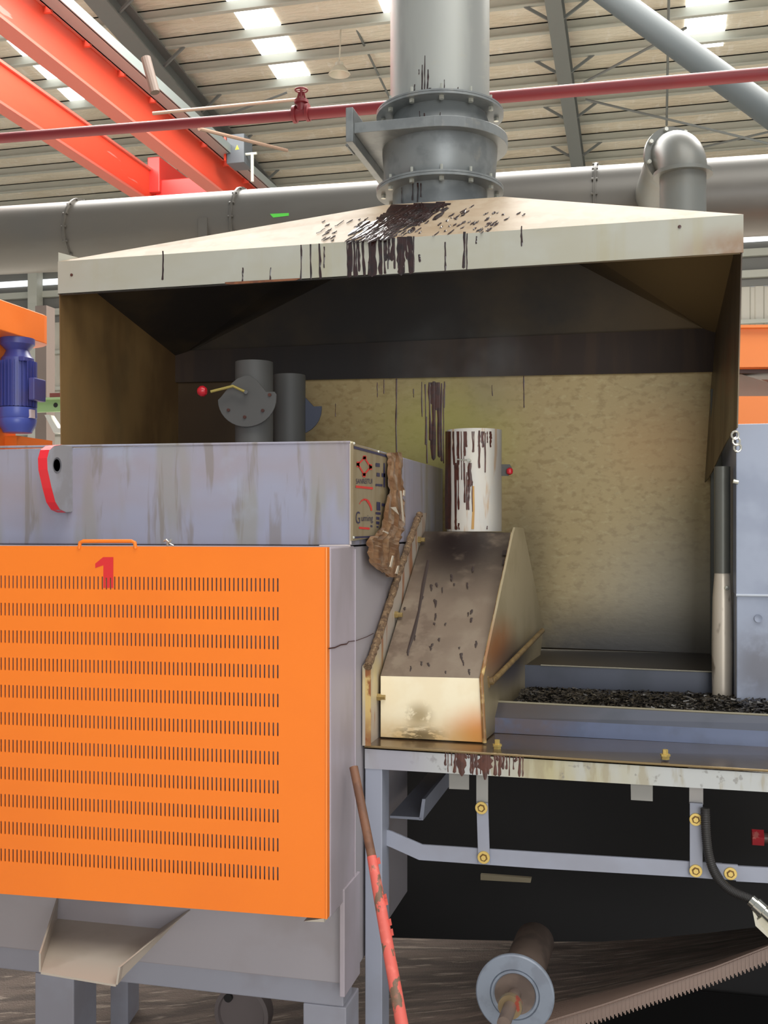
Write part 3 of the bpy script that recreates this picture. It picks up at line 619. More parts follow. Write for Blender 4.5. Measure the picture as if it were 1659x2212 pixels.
# crumpled film
m_film = M('crumpled brown film', (136, 102, 74), .3, layers=[dict(c=(156, 134, 108), n=22, lo=.5, hi=.65, a=.5), dict(c=(104, 70, 46), n=12, a=.6)], bump=(40, .4, .004), coat=.4)
def film(name, cols, n=26, amp=.012, seed=1):
    rnd = random.Random(seed); vs = []; f_ = []; K = len(cols[0])
    m_ = 10
    for i in range(n + 1):
        t = i / n * (len(cols) - 1); k = min(int(t), len(cols) - 2); u = t - k
        (l0, r0, y0), (l1, r1, y1) = cols[k], cols[k + 1]
        l, r__, y = l0 + (l1 - l0) * u, r0 + (r1 - r0) * u, y0 + (y1 - y0) * u
        for j in range(m_ + 1):
            q = j / m_; fold = abs(math.sin(j * 1.25 + i * .11)) * amp * 1.3 + rnd.uniform(0, amp * .25)
            eg = 2.6 if j in (0, m_) else .9; vs.append(sp(l + (r__ - l) * q + rnd.uniform(-eg, eg), y + rnd.uniform(-1.5, 1.5), .003 + fold))
    for i in range(n):
        for j in range(m_): b = i * (m_ + 1) + j; f_.append((b, b + 1, b + m_ + 2, b + m_ + 1))
    return obj(name, MB().add(vs, f_), m_film, npl)
film('torn_film', [(832, 862, 978), (834, 866, 1000), (828, 863, 1030), (832, 865, 1060), (826, 863, 1080), (820, 867, 1110), (818, 866, 1135), (803, 863, 1155), (787, 861, 1166), (790, 858, 1185), (789, 857, 1205), (796, 855, 1222), (815, 850, 1234), (830, 846, 1246)], 44, .009)
m_white = M('pale film folds', (196, 184, 165), .25)
mb = MB()
for q in (((826, 1096), (838, 1095), (845, 1112)), ((848, 1060), (851, 1061), (857, 1130), (854, 1125)), ((811, 1146), (822, 1150), (821, 1154), (810, 1148)), ((856, 1059), (859, 1060), (858, 1072), (855, 1070)), ((831, 1200), (834, 1201), (828, 1226), (825, 1224)), ((843, 1222), (846, 1222), (842, 1240), (838, 1238))): obj('film_fold', MB().prism([sp(x, y, .026) for x, y in q], (.003, 0, 0)), m_white, npl)
# crack in the side paint
m_crack = M('rusty crack', (66, 30, 24), .7)
fx = lambda x, y: WX(x, y, X0)
mb = MB(); cr = [(708, 1401), (722, 1399), (735, 1393), (748, 1391), (752, 1386), (768, 1384), (790, 1376), (806, 1368)]
for i in range(len(cr) - 1): 
    w_ = 1.4 if i < 4 else .8; a_, b_ = cr[i], cr[i + 1]
    mb.add([fx(a_[0], a_[1] - w_) + V(.002, 0, 0), fx(b_[0], b_[1] - w_) + V(.002, 0, 0), fx(b_[0], b_[1] + w_) + V(.002, 0, 0), fx(a_[0], a_[1] + w_) + V(.002, 0, 0)], [(0, 1, 2, 3)])
obj('paint_crack', mb, m_crack, fur)
# weld beads on the box corner
mb = MB(); mb.tube([W(757, 958, YF - .002), W(757, 1176, YF - .002)], .004, 8); mb.tube([W(690, 1180, YF - .002), W(757, 1179, YF - .002)], .004, 8)
obj('weld_bead', mb, M('pale weld bead', (196, 184, 180), .5), fur)
mb = MB(); mb.tube([fx(766, 1186) + V(.001, 0, 0), fx(766, 1930) + V(.001, 0, 0)], .003, 6); obj('side_seam', mb, m_side, fur)
mb = MB(); mb.tube([W(-100, 967, YF), W(757, 955, YF)], .004, 6); obj('top_edge_bead', mb, m_furn, fur)
# frame under the furnace
m_frame = M('grey frame paint', (150, 150, 160), .5, layers=[dict(c=(136, 130, 134), n=3, a=.5)])
zb1 = W(655, 2163, 3.2).z
o = obj('frame_beam', MB().box((XL, 3.19, zb1), (X0 - .02, 3.29, zbt - .004)), m_frame, fur, bevel=.004)
for (l, r__) in ((76, 160), (655, 748)):
    obj('frame_leg', MB().box((W(l, 2150, 3.19).x, 3.188, FLOOR), (W(r__, 2150, 3.19).x, 3.34, zb1)), m_frame, fur, bevel=.004)
obj('frame_leg', MB().box((W(238, 2150, 3.9).x, 3.9, FLOOR), (W(276, 2150, 3.9).x, 4.0, zbt)), m_frame, fur, bevel=.004)
# outlet spout
m_spout = M('primer grey spout', (178, 166, 152), .5, layers=[dict(c=(160, 146, 130), n=4, a=.5)])
spo = thing('outlet_spout', 'open sheet metal spout sticking out below the orange cover', 'spout', W(180, 2100, 2.9))
FL_, FR_ = W(88, 2100, 2.82), W(250, 2127, 2.82); BL_, BR_ = W(124, 1985, 3.17), W(345, 2005, 3.17)
BL_.z = BR_.z = (BL_.z + BR_.z) / 2
def wallp(a_, b_, ta, tb, dx): return MB().prism([a_, b_, tb, ta], (dx, 0, 0))
obj('spout_floor', MB().prism([FL_, FR_, BR_, BL_], (0, 0, -.006)), m_spout, spo)
obj('spout_wall', wallp(FL_, BL_, W(88, 2060, 2.82), W(126, 1940, 3.17), -.006), m_spout, spo)
obj('spout_wall', wallp(FR_, BR_, W(256, 2089, 2.82), W(408, 1965, 3.17), .006), m_spout, spo)
# ================================================================== valves standing on the furnace inside the hood
m_val = M('dull grey valve paint', (84, 83, 80), .6)
m_gold = M('yellow zinc lever', (178, 160, 88), .35, metal=.5); m_knob = M('red ball knob', (190, 30, 42), .3)
def valve(cxp, wpx, topy, Yv, lab, cx2, cy2, flip):
    t = thing('damper_valve', lab, 'valve', V(W(cxp, 900, Yv).x, Yv, ZT))
    c = W(cxp, topy, Yv); r_ = wpx / 2 * (Yv / ray(cxp, 900).y) / F
    obj('pipe', MB().lathe(V(c.x, Yv, 0), [(r_ * .9, c.z - .02), (r_ * .94, c.z), (r_, c.z), (r_, ZT + .002)], n=36), m_val, t, smooth=True)
    Yp = Yv - r_ - .02
    if not flip:
        cp = W(cx2, cy2, Yp); s1 = (Yp / ray(cx2, cy2).y) / F
        an = [math.pi * i / 18 for i in range(19)]
        big = [(-math.cos(a_) * 67, -math.sin(a_) * 60 - 0) for a_ in an]          # lower half
        top_ = [(67, 8), (63, 14), (44, 14), (22, 40), (8, 50), (-5, 51), (-22, 45), (-34, 36), (-60, 6)]
        obj('disc_plate', MB().prism([cp + V(x_ * s1, 0, z_ * s1) for x_, z_ in big + top_], (0, .008, 0)), m_val, t, bevel=.001)
        mb = MB(); mb.tube([W(531, 847, Yp - .03), W(503, 834, Yp - .03), W(455, 846, Yp - .05)], .006, 8); obj('lever', mb, m_gold, t)
        k_ = W(437, 845, Yp - .05); obj('knob', MB().lathe(k_, [(.0, -.02), (.014, -.017), (.022, -.006), (.022, .006), (.014, .017), (0, .02)], (1, 0, 0), 16), m_knob, t, smooth=True)
        for (x_, y_) in ((529, 901), (583, 853), (568, 887), (494, 886)): obj('bolt', MB().lathe(W(x_, y_, Yp), [(0, -.006), (.007, -.006), (.007, 0)], (0, 1, 0), 8), m_tarb, t)
        obj('shaft', MB().tube([W(531, 847, Yp - .035), W(531, 847, Yv)], .008, 8), m_val, t)
    else:
        Yp = Yv + r_ * .2; cp = W(cx2, cy2, Yp); s1 = (Yp / ray(cx2, cy2).y) / F
        an = [math.pi * i / 14 for i in range(15)]
        obj('disc_plate', MB().prism([cp + V(-math.cos(a_) * 60 * s1, 0, -math.sin(a_) * 55 * s1) for a_ in an] + [cp + V(60 * s1, 0, 6 * s1), cp + V(42 * s1, 0, 6 * s1), cp + V(10 * s1, 0, 40 * s1), cp + V(-30 * s1, 0, 40 * s1)], (0, .008, 0)), M('blue grey valve plate', (76, 80, 94), .5), t)
    return t
valve(549, 82, 783, 4.2, 'grey damper pipe with half-round plate and red knobbed lever', 533, 862, False)
valve(625, 70, 811, 4.45, 'grey pipe behind the red knobbed valve inside the hood', 637, 885, True)
# ================================================================== discharge chute
YC0 = 3.5
CW = .345; XC = X0 + .012
m_chute = M('smoked steel chute', (134, 118, 102), .35, metal=.2, layers=[dict(c=(152, 138, 120), n=(10, 4, 10), a=.5, lo=.45, hi=.65),
    dict(c=(40, 30, 28), at=(tuple(W(1000, 1180, 4.2)), (.42, .6, .36)), a=1, n=7, lo=.2, hi=.5), dict(c=(88, 70, 60), at=(tuple(W(870, 1380, 3.7)), (.25, .5, .35)), a=.5, n=12)], bump=(60, .15))
m_front = M('heat tinted chute front', (242, 228, 194), .6, metal=.0, layers=[dict(c=(248, 238, 208), n=6, a=.6),
    dict(c=(216, 130, 42), at=(tuple(W(1040, 1590, YC0)), (.17, .2, .14)), a=.9, n=6, lo=.05, hi=.5), dict(c=(196, 150, 60), at=(tuple(W(900, 1600, YC0)), (.4, .3, .1)), a=.7, n=9, lo=.2, hi=.6),
    dict(c=(96, 78, 40), at=(tuple(W(905, 1590, YC0)), (.12, .3, .05)), a=.85, n=(20, 10, 60), lo=.42, hi=.5), dict(c=(140, 116, 66), at=(tuple(W(905, 1545, YC0)), (.07, .3, .06)), a=.7, n=(18, 10, 20), lo=.4, hi=.5)])
m_cside = M('smoke tinted chute side', (162, 148, 118), .4, metal=.1, layers=[dict(c=(142, 128, 96), n=4, a=.5), dict(c=(150, 84, 30), at=(tuple(W(1065, 1400, 3.75)), (.2, .45, .15)), a=.8, n=6, lo=.1, hi=.5),
    dict(c=(58, 50, 52), at=(tuple(W(1110, 1440, 4.0)), (.3, .6, .15)), a=.95), dict(c=(46, 34, 20), at=(tuple(W(1100, 1560, 4.0)), (.4, .8, .16)), a=1)])
ch = thing('discharge_chute', 'smoke-blackened sheet metal chute with tan front bolted to furnace side', 'chute', V(XC + CW / 2, 3.9, ZTAB))
f0, f1, f2_, f3_ = W(822, 1460, YC0), W(1040, 1465, YC0), W(1047, 1604, YC0), W(822, 1592, YC0)
obj('front_plate', MB().prism([f0, f1, f2_, f3_], (0, .006, 0)), m_front, ch, bevel=.001)
t0, t1 = W(917, 1148, 4.24), W(1106, 1151, 4.24)
sn = (f1 - f0).cross(t0 - f0).normalized()
if sn.y > 0: sn = -sn
slp = obj('sloped_plate', MB().prism([f0, f1, t1, t0], -sn * .006), m_chute, ch)
obj('top_plate', MB().prism([t0, t1, V(t1.x, 4.6, t1.z), V(t0.x, 4.6, t0.z)], (0, 0, -.006)), m_chute, ch)
# flared side panel with a raised edge
sa, sb = W(1042, 1465, YC0), W(1173, 1362, 4.72)
spn = V(sb.y - sa.y, -(sb.x - sa.x), 0).normalized()
g = lambda x, y: WP(x, y, sa, spn)
side = [g(1046, 1606), g(1042, 1465), g(1109, 1152), g(1113, 1139), g(1131, 1140), g(1172, 1345), g(1173, 1365), g(1160, 1480), g(1160, 1560)]
side = [V(p.x, p.y, max(p.z, ZTAB + .004)) for p in side]
obj('side_panel', MB().prism(side, spn * -.008), m_cside, ch)
mb = MB(); mb.tube([f2_ + V(0, -.004, 0), f1 + V(0, -.004, 0), W(1107, 1152, 4.2)], .007, 8); obj('panel_edge', mb, M('cream worn edge', (196, 168, 110), .4, layers=[dict(c=(120, 72, 34), n=12, a=.8, lo=.45, hi=.55)]), ch)
mb = MB(); mb.tube([W(1062, 1474, 3.6), W(1172, 1362, 4.55)], .0105, 10); mb.tube([W(1052, 1462, 3.58), W(1056, 1484, 3.6)], .006, 8)
mb.tube([W(1066, 1470, 3.6), W(1056, 1472, 3.6)], .013, 10); obj('clamp_rod', mb, M('smoked rod', (122, 100, 64), .4, layers=[dict(c=(84, 62, 40), n=30, a=.6)]), ch, smooth=True)
# flange on the furnace side
XFp = X0 + .011
m_fl = M('worn flange paint', (176, 164, 150), .45, layers=[dict(c=(150, 90, 44), n=(20, 20, 4), lo=.5, hi=.6, a=.8), dict(c=(216, 196, 140), at=((X0, 3.42, 1.1), (.3, .3, .14)), a=.8, n=9, lo=.2, hi=.6)])
FLG = [(789, 1611), (789, 1440), (800, 1424), (905, 1108), (921, 1108), (917, 1150), (821, 1462), (821, 1594), (810, 1608)]
obj('side_flange', MB().prism([WX(x, y, XFp) for x, y in FLG], (-.01, 0, 0)), m_fl, ch)
mb = MB(); q0, q1 = WX(789, 1611, XFp), WX(789, 1440, XFp)
mb.prism([q0, q1, q1 + V(.018, .0, 0), q0 + V(.018, 0, 0)], (0, .005, 0)); obj('flange_fold', mb, M('rusty cream fold', (206, 176, 112), .45, layers=[dict(c=(140, 74, 34), n=14, lo=.45, hi=.55, a=.9), dict(c=(120, 52, 24), at=(tuple(q0), (.2, .2, .14)), a=.8, n=12, lo=.3, hi=.6)]), ch)
mb = MB(); cp = [(794, 1440), (806, 1410), (822, 1362), (842, 1300), (864, 1232), (884, 1170), (900, 1126), (908, 1108)]
rp_ = []; 
for i in range(len(cp) - 1):
    for j in range(8): u = j / 8; rp_.append(WX(cp[i][0] + (cp[i + 1][0] - cp[i][0]) * u, cp[i][1] + (cp[i + 1][1] - cp[i][1]) * u, XFp + .012))
random.seed(2); mb.tube([p + V(0, random.uniform(-.0015, .0015), 0) for p in rp_], [.0125 * random.uniform(.85, 1.2) for _ in rp_], 10)
obj('sealing_rope', mb, M('brown sealing rope', (112, 88, 64), .9, layers=[dict(c=(150, 124, 92), n=70, a=.7, lo=.5, hi=.6), dict(c=(64, 46, 34), n=50, a=.6, lo=.5, hi=.6)], bump=(160, 1, .006)), ch)
for (x, y) in ((815, 1506), (853, 1328), (903, 1166)):
    c = WX(x, y, XFp); obj('flange_bolt', MB().lathe(c, [(0, .028), (.009, .028), (.009, .012), (.013, .012), (.013, 0), (0, 0)], (1, 0, 0), 6), M('brassy bolt', (168, 146, 96), .35, metal=.6), ch)
mb = MB(); random.seed(21); fsl = lambda x, y: WP(x, y, f0, sn)
for i in range(34):
    x = random.uniform(870, 1030); y = random.uniform(1200, 1450); 
    if x < 822 + (1465 - y) * .33: continue
    run_drip(mb, x, y, y + random.uniform(3, 14), random.uniform(1.2, 3.2), fsl, sn, .0012, .8)
mb.drip([(925, 1210), (915, 1260), (905, 1320), (893, 1370), (880, 1410)], [3, 4, 2.5, 4.5, 2], fsl, sn)
for y in (1190, 1210, 1228): mb.add([fsl(1086, y) + sn * .003, fsl(1097, y) + sn * .003, fsl(1095, y + 10) + sn * .003, fsl(1084, y + 10) + sn * .003], [(0, 1, 2, 3)])
obj('tar_spots', mb, M('matte tar spots', (58, 46, 42), .5), slp, kind='stuff')
# pipe stub on the chute
m_stub = M('bright stub pipe', (216, 210, 198), .5, metal=.0, layers=[dict(c=(206, 204, 198), n=(12, 12, 6), a=.5), dict(c=(190, 142, 80), n=(26, 26, 3), lo=.6, hi=.68, a=.6),
    dict(c=(96, 88, 82), at=(tuple(W(1080, 1040, 4.3)), (.06, .3, .5)), a=.6)])
YS = 4.38; sc0 = W(1024.5, 1040, YS); rS = 59 * (YS / ray(1024, 1040).y) / F; zS1 = W(1024, 930, YS).z
stub = obj('stub_pipe', MB().lathe(V(sc0.x, YS, 0), [(rS - .006, t0.z), (rS - .006, zS1), (rS, zS1), (rS, t0.z)], n=44), m_stub, ch, smooth=True, label='short bright pipe stub with brown tar runs')
fS = cyl_fn(V(sc0.x, YS, 0), rS); mb = MB(); random.seed(14)
for i in range(24):
    x = random.uniform(978, 1068); L2 = random.choice((25, 40, 55, 80)) * (1.3 if x < 1010 else (.8 if x < 1040 else .6)); run_drip(mb, x, 932, 932 + L2, random.uniform(.8, 2.1), fS, (0, -1, 0), .0012, 1.2)
for (x, a1, b1, w_) in ((1008, 1020, 1100, 1.8), (1003, 1000, 1085, 1.4), (1016, 1000, 1050, 4), (1013, 1050, 1100, 2), (1021, 1040, 1105, 1), (990, 1010, 1100, 1.6), (984, 1000, 1130, 2.2), (1035, 930, 1010, 2), (1048, 935, 1020, 1.6), (984, 1120, 1143, 2), (991, 1130, 1143, 1.6), (1053, 1136, 1143, 1)):
    run_drip(mb, x, a1, b1, w_, fS, (0, -1, 0), .0014)
mb.drip([(968, 932), (968, 1000), (968, 1080), (968, 1143)], [6, 6, 7, 6], fS, (0, -1, 0))
obj('tar_runs', mb, m_tarb, stub, kind='stuff')
mb = MB(); mb.drip([(1022, 1050), (1023, 1100), (1021, 1143)], [2.5, 2.5, 3], fS, (0, -1, 0), .001); obj('rust_run', mb, M('ochre rust run', (196, 150, 84), .6), stub)
c = fS(1015, 995); mb = MB().tube([c + V(0, .01, 0), c + V(0, -.03, 0)], .007, 8); mb.tube([c + V(-.05, -.012, .005), c + V(0, -.012, 0)], .003, 6); obj('set_screw', mb, m_bolt, stub)
mb = MB().prism([W(1083, 1003, YS), W(1101, 1003, YS), W(1106, 1012, YS), W(1098, 1028, YS), W(1083, 1028, YS)], (0, .006, 0)); obj('damper_plate', mb, m_val, stub)
obj('damper_knob', MB().lathe(W(1101, 1018, YS - .01), [(0, -.016), (.012, -.01), (.014, 0), (.012, .01), (0, .016)], (0, 0, 1), 12), m_knob, stub, smooth=True)
# ================================================================== conveyor table
m_beam = M('stained front beam', (178, 180, 178), .45, layers=[dict(c=(172, 160, 108), at=(tuple(W(1230, 1665, 3.35)), (.32, .4, .3)), a=.8, n=(7, 7, 2), lo=.2, hi=.6), dict(c=(150, 138, 108), n=(22, 10, 5), lo=.52, hi=.64, a=.6), dict(c=(120, 116, 110), n=(34, 10, 30), lo=.62, hi=.7, a=.6), dict(c=(158, 156, 166), at=(tuple(W(840, 1640, 3.35)), (.22, .4, .3)), a=.9)])
m_top = M('oily brown table top', (70, 60, 54), .22, metal=.2, layers=[dict(c=(94, 72, 44), n=4, a=.5), dict(c=(92, 66, 36), at=(tuple(W(900, 1612, 3.45)), (.35, .3, .3)), a=.7), dict(c=(78, 76, 84), at=(tuple(W(1350, 1610, 3.5)), (.5, .4, .3)), a=.6)], bump=(30, .3), coat=.5)
m_blue_st = M('slate blue tray paint', (98, 108, 134), .35, layers=[dict(c=(112, 84, 56), at=(tuple(W(1120, 1560, 3.7)), (.3, .4, .2)), a=.8, n=8, lo=.35, hi=.55), dict(c=(82, 88, 106), n=5, a=.5)])
m_blue_d = M('dark slate tray paint', (72, 76, 88), .4, layers=[dict(c=(60, 46, 34), at=(tuple(W(1140, 1500, 3.8)), (.35, .6, .3)), a=.8), dict(c=(56, 60, 68), n=4, a=.5)])
tab = thing('conveyor_table', 'stained steel work table with tray running right of the furnace', 'table', V(0, 3.6, FLOOR))
def ln(p, q, x): return p[1] + (q[1] - p[1]) * (x - p[0]) / (q[0] - p[0])
YT = 3.355
bt = [W(788, 1612, YT), W(2300, 1704, YT), W(2300, 1749, YT), W(788, 1660, YT)]
fbm = obj('front_beam', MB().prism(bt, (0, .012, 0)), m_beam, tab)
yb0 = 3.70
TL_, TR_ = V(X0 + .003, yb0, ZTAB), W(2300, 1646, yb0)
a0_, a1_ = W(788, 1612, YT), W(2300, 1704, YT)
obj('table_top', MB().prism([a0_, a1_, TR_, V(a0_.x, yb0 + .02, W(1070, 1583, yb0).z)], (0, 0, -.008)), m_top, tab)
obj('edge_bead', MB().tube([a0_ + V(0, -.002, 0), a1_ + V(0, -.002, 0)], .004, 8), M('shiny worn edge', (150, 128, 92), .25, metal=.5), tab)
s1_ = [W(1052, 1582, yb0), W(2300, 1647, yb0), W(2300, 1612, yb0), W(1052, 1549, yb0)]
tr = obj('tray_side', MB().prism(s1_, (0, .01, 0)), m_blue_st, tab)
ytt = 3.76
u0, u1 = W(1060, 1515, ytt), W(2300, 1577, ytt)
obj('tray_slope', MB().prism([s1_[3], s1_[2], u1, u0], (0, .008, .0)), m_blue_d, tab)
obj('tray_rim', MB().tube([u0, u1], .0045, 8), M('worn rim', (150, 142, 120), .3, metal=.4), tab)
zb_ = .945
mb = MB(); mb.add([V(X0 + .36, ytt, zb_), V(1.5, ytt, zb_), V(1.5, 4.28, zb_), V(X0 + .36, 4.28, zb_)], [(0, 1, 2, 3)])
obj('tray_bed', mb, M('black tray bed', (34, 32, 30), .6), tab)
wb = [W(1168, 1488, 4.28), W(1546, 1503, 4.28), W(1546, 1452, 4.28), W(1168, 1437, 4.28)]
obj('rear_step', MB().prism([wb[0] + V(-.35, 0, -.05), wb[1] + V(.9, 0, -.05), wb[2] + V(.9, 0, 0), wb[3] + V(-.35, 0, 0)], (0, .01, 0)), m_blue_d, tab)
zst = (wb[2].z + wb[3].z) / 2
obj('step_rim', MB().tube([wb[3], wb[2]], .003, 6), M('worn step rim', (150, 146, 130), .3, metal=.4), tab)
ste = W(1522, 1430, 4.6)
obj('rear_shelf', MB().prism([V(wb[3].x - .3, 4.285, zst), V(1.2, 4.285, zst), V(1.2, YB - .01, zst), V(wb[3].x - .3, YB - .01, zst)], (0, 0, -.006)), M('smoked shiny shelf', (62, 54, 50), .3, metal=.8, bump=(12, .1)), tab)
# shavings
m_shv = M('black oily swarf', (44, 40, 36), .25, layers=[dict(c=(112, 106, 94), n=60, lo=.58, hi=.66, a=.8)])
mb = MB(); random.seed(31)
for i in range(5200):
    x = random.uniform(X0 + .44, .75); y = random.uniform(ytt + .02, 4.26); L2 = random.uniform(.006, .02); a_ = random.uniform(0, 6.28); tl = random.uniform(-.3, .3)
    hgt = zb_ + .004 + .028 * random.random() * (1 - abs((y - 4.0) / .3)) + .012
    d = V(math.cos(a_), math.sin(a_), tl) * L2; e_2 = V(-math.sin(a_), math.cos(a_), random.uniform(-.6, .6)) * .003
    c = V(x, y, hgt); mb.add([c - d - e_2, c + d - e_2, c + d + e_2, c - d + e_2 + V(0, 0, .003)], [(0, 1, 2, 3)])
obj('metal_shavings', mb, m_shv, label='black oily metal shavings lying in the tray behind the rim', cat='swarf', kind='stuff')
# bolts on the table
m_brs = M('yellow zinc hardware', (214, 186, 110), .3, metal=.55)
for (x, y) in ((1074, 1618), (1437, 1640)):
    c = WZ(x, y, ZTAB); obj('table_bolt', MB().lathe(c, [(.013, 0), (.013, .01), (.016, .01), (.016, .016), (.009, .016), (.009, .03), (0, .03)], n=6), m_brs, tab)
# tar on the beam
fbT = lambda x, y: W(x, y, YT); mb = MB(); random.seed(41)
bt_y = lambda x: 1612 + (x - 788) * 59 / 972; bb_y = lambda x: 1660 + (x - 788) * 57 / 972
for x in range(962, 1136, 7):
    run_drip(mb, x + random.uniform(-2, 2), bt_y(x), bt_y(x) + random.choice((12, 30, 44, 44, 46)), random.choice((1.2, 1.6, 2.4, 3)), fbT, (0, -1, 0))
for (x, w_) in ((996, 9), (1050, 14), (1020, 4), (1080, 4)): run_drip(mb, x, bt_y(x), bt_y(x) + 44, w_, fbT, (0, -1, 0), bulb=.6)
obj('tar_drips', mb, m_tarb, fbm, kind='stuff')
# posts
m_post = M('grey blue post paint', (150, 154, 168), .45, layers=[dict(c=(136, 136, 144), n=3, a=.4)])
xp0, xp1 = W(788, 1800, YT).x, W(825, 1800, YT).x
obj('table_leg', MB().box((xp0, YT + .002, FLOOR), (xp1, YT + .10, W(800, 1657, YT).z)), m_post, tab, bevel=.003)
for q in (((970, 1676), (1013, 1678), (1013, 1706), (970, 1704)), ((1362, 1698), (1410, 1701), (1410, 1731), (1363, 1728))):
    obj('bracket_tab', MB().prism([W(x, y - (22 if i < 2 else 0), YT + .03) for i, (x, y) in enumerate(q)], (0, .006, 0)), M('shaded tab', (140, 138, 132), .5), tab)
# angle bracket running back
ab = [W(905, 1772, 3.6), W(912, 1726, 3.6), W(919, 1726, 3.6), W(914, 1772, 3.6)]
an_ = obj('angle_beam', MB().prism(ab, (0, .9, 0)), m_post, tab)
obj('angle_beam', MB().prism([W(842, 1767, 3.6), W(914, 1772, 3.6), W(914, 1766, 3.6), W(842, 1762, 3.6)], (0, .9, 0)), m_post, tab)
# hanger bars and rail
YR = 3.42
def flat(pts_px, Y, th, name, mat, parent, **k): return obj(name, MB().prism([W(x, y, Y) for x, y in pts_px], (0, th, 0)), mat, parent, **k)
flat([(828, 1791), (845, 1796), (912, 1825), (1159, 1841), (1500, 1862), (1560, 1866), (1560, 1901), (1500, 1896), (1159, 1876), (905, 1858), (845, 1831), (828, 1824)], YR, .01, 'lower_rail', m_post, tab, bevel=.001)
flat([(1546, 1866), (1594, 1869), (1594, 1902), (1565, 1900)], YR - .012, .01, 'rail_plate', m_post, tab)
flat([(1590, 1871), (2300, 1909), (2300, 1942), (1590, 1904)], YR, .01, 'lower_rail', m_post, tab)
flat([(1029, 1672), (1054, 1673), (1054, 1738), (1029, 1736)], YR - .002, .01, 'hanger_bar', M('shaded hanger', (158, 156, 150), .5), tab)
flat([(1029, 1733), (1054, 1735), (1058, 1868), (1033, 1866)], YR - .013, .01, 'hanger_bar', m_post, tab, bevel=.001)
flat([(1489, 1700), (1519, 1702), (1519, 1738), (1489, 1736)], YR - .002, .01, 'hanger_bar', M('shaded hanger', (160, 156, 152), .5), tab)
flat([(1490, 1734), (1518, 1736), (1518, 1894), (1490, 1892)], YR - .013, .01, 'hanger_bar', m_post, tab, bevel=.001)
m_hole = M('socket shade', (112, 84, 44), .4, metal=.5)
for (x, y) in ((1040, 1745), (1045, 1852), (1503, 1770), (1503, 1881), (1578, 1887)):
    c = W(x, y, YR - .013); s_ = (YR / ray(x, y).y) / F
    b = obj('washer_bolt', MB().lathe(c, [(13.5 * s_, 0), (13.5 * s_, -.003), (13 * s_, -.004), (7 * s_, -.004)], (0, 1, 0), 28), m_brs, tab, smooth=True)
    obj('hex_head', MB().lathe(c, [(5.6 * s_, 0), (5.6 * s_, -.0085), (0, -.0085)], (0, 1, 0), 6), m_brs, b)
    obj('washer_shade', MB().lathe(c, [(8.8 * s_, -.0045), (0, -.0045)], (0, 1, 0), 6), m_hole, b)
flat([(1038, 1889), (1148, 1897), (1146, 1907), (1038, 1901)], 4.4, .02, 'cross_strip', M('pale strip', (150, 138, 112), .5), tab)
m_dark = M('near black backing', (30, 27, 26), .7)
obj('dark_backing', MB().box((-3.6, 5.25, FLOOR), (1.8, 5.3, 1.03)), m_dark, tab)  # dark sheet added to keep the space under the table near black
obj('added_dark_pan', MB().box((-3.6, 2.2, FLOOR + .002), (1.8, 5.2, FLOOR + .03)), m_dark, tab)  # dark pan added to black out the bright floor under the belt
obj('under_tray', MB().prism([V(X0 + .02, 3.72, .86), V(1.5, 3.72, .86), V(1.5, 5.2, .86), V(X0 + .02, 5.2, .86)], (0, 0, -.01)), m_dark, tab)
# roller
m_disc = M('blue grey roller disc', (128, 136, 148), .45, layers=[dict(c=(108, 112, 122), n=14, a=.5)])
m_rol = M('brown steel roller', (116, 100, 90), .45, metal=.2, layers=[dict(c=(86, 74, 68), n=10, a=.6)])
rc = W(1112, 2148, 3.3); rol = thing('guide_roller', 'blue-grey flanged guide roller with brown tube under the table', 'roller', V(rc.x, 3.5, rc.z - .12))
rr_ = 85 * 3.3 / F
rol_end = W(1155, 2034, 3.78)
ax = (rol_end - rc).normalized(); rax = ax
obj('roller_tube', MB().tube([rc, rol_end, rol_end + ax * .015], [.068, .068, .055], 36), m_rol, rol, smooth=True)
obj('roller_disc', MB().lathe(rc, [(0, .01), (rr_, .01), (rr_, -.002), (rr_ - .004, -.006), (rr_ * .64, -.006), (rr_ * .62, -.001), (rr_ * .6, -.006), (rr_ * .55, -.006), (rr_ * .5, .004), (rr_ * .2, .006), (0, .006)], rax, 56), m_disc, rol, smooth=True)
obj('axle', MB().tube([rc, rc - ax * .22], .02, 20), m_rol, rol, smooth=True)
obj('axle_nut', MB().lathe(rc - ax * .09, [(0, -.012), (.036, -.012), (.038, 0), (.036, .012), (0, .012)], rax, 24), M('brassy nut', (140, 122, 92), .35, metal=.5, layers=[dict(c=(170, 60, 50), n=20, lo=.55, hi=.6, a=.8)]), rol, smooth=True)
rc2 = W(522, 2190, 3.7); r2 = 62 * (3.7 / ray(522, 2190).y) / F
rol2 = thing('guide_roller', 'dull round roller disc seen through the furnace frame at lower left', 'roller', V(rc2.x, 3.8, rc2.z - .1))
obj('roller_disc', MB().lathe(rc2, [(0, .05), (r2, .05), (r2, -.006), (r2 * .86, -.008), (r2 * .82, .006), (0, .006)], (0, 1, 0), 40), M('shaded disc', (110, 100, 98), .5), rol2, smooth=True)
obj('disc_hole', MB().lathe(rc2 + V(-.052, -.004, .055), [(0, -.003), (.016, -.003), (.016, .01)], (0, 1, 0), 16), m_dark, rol2)
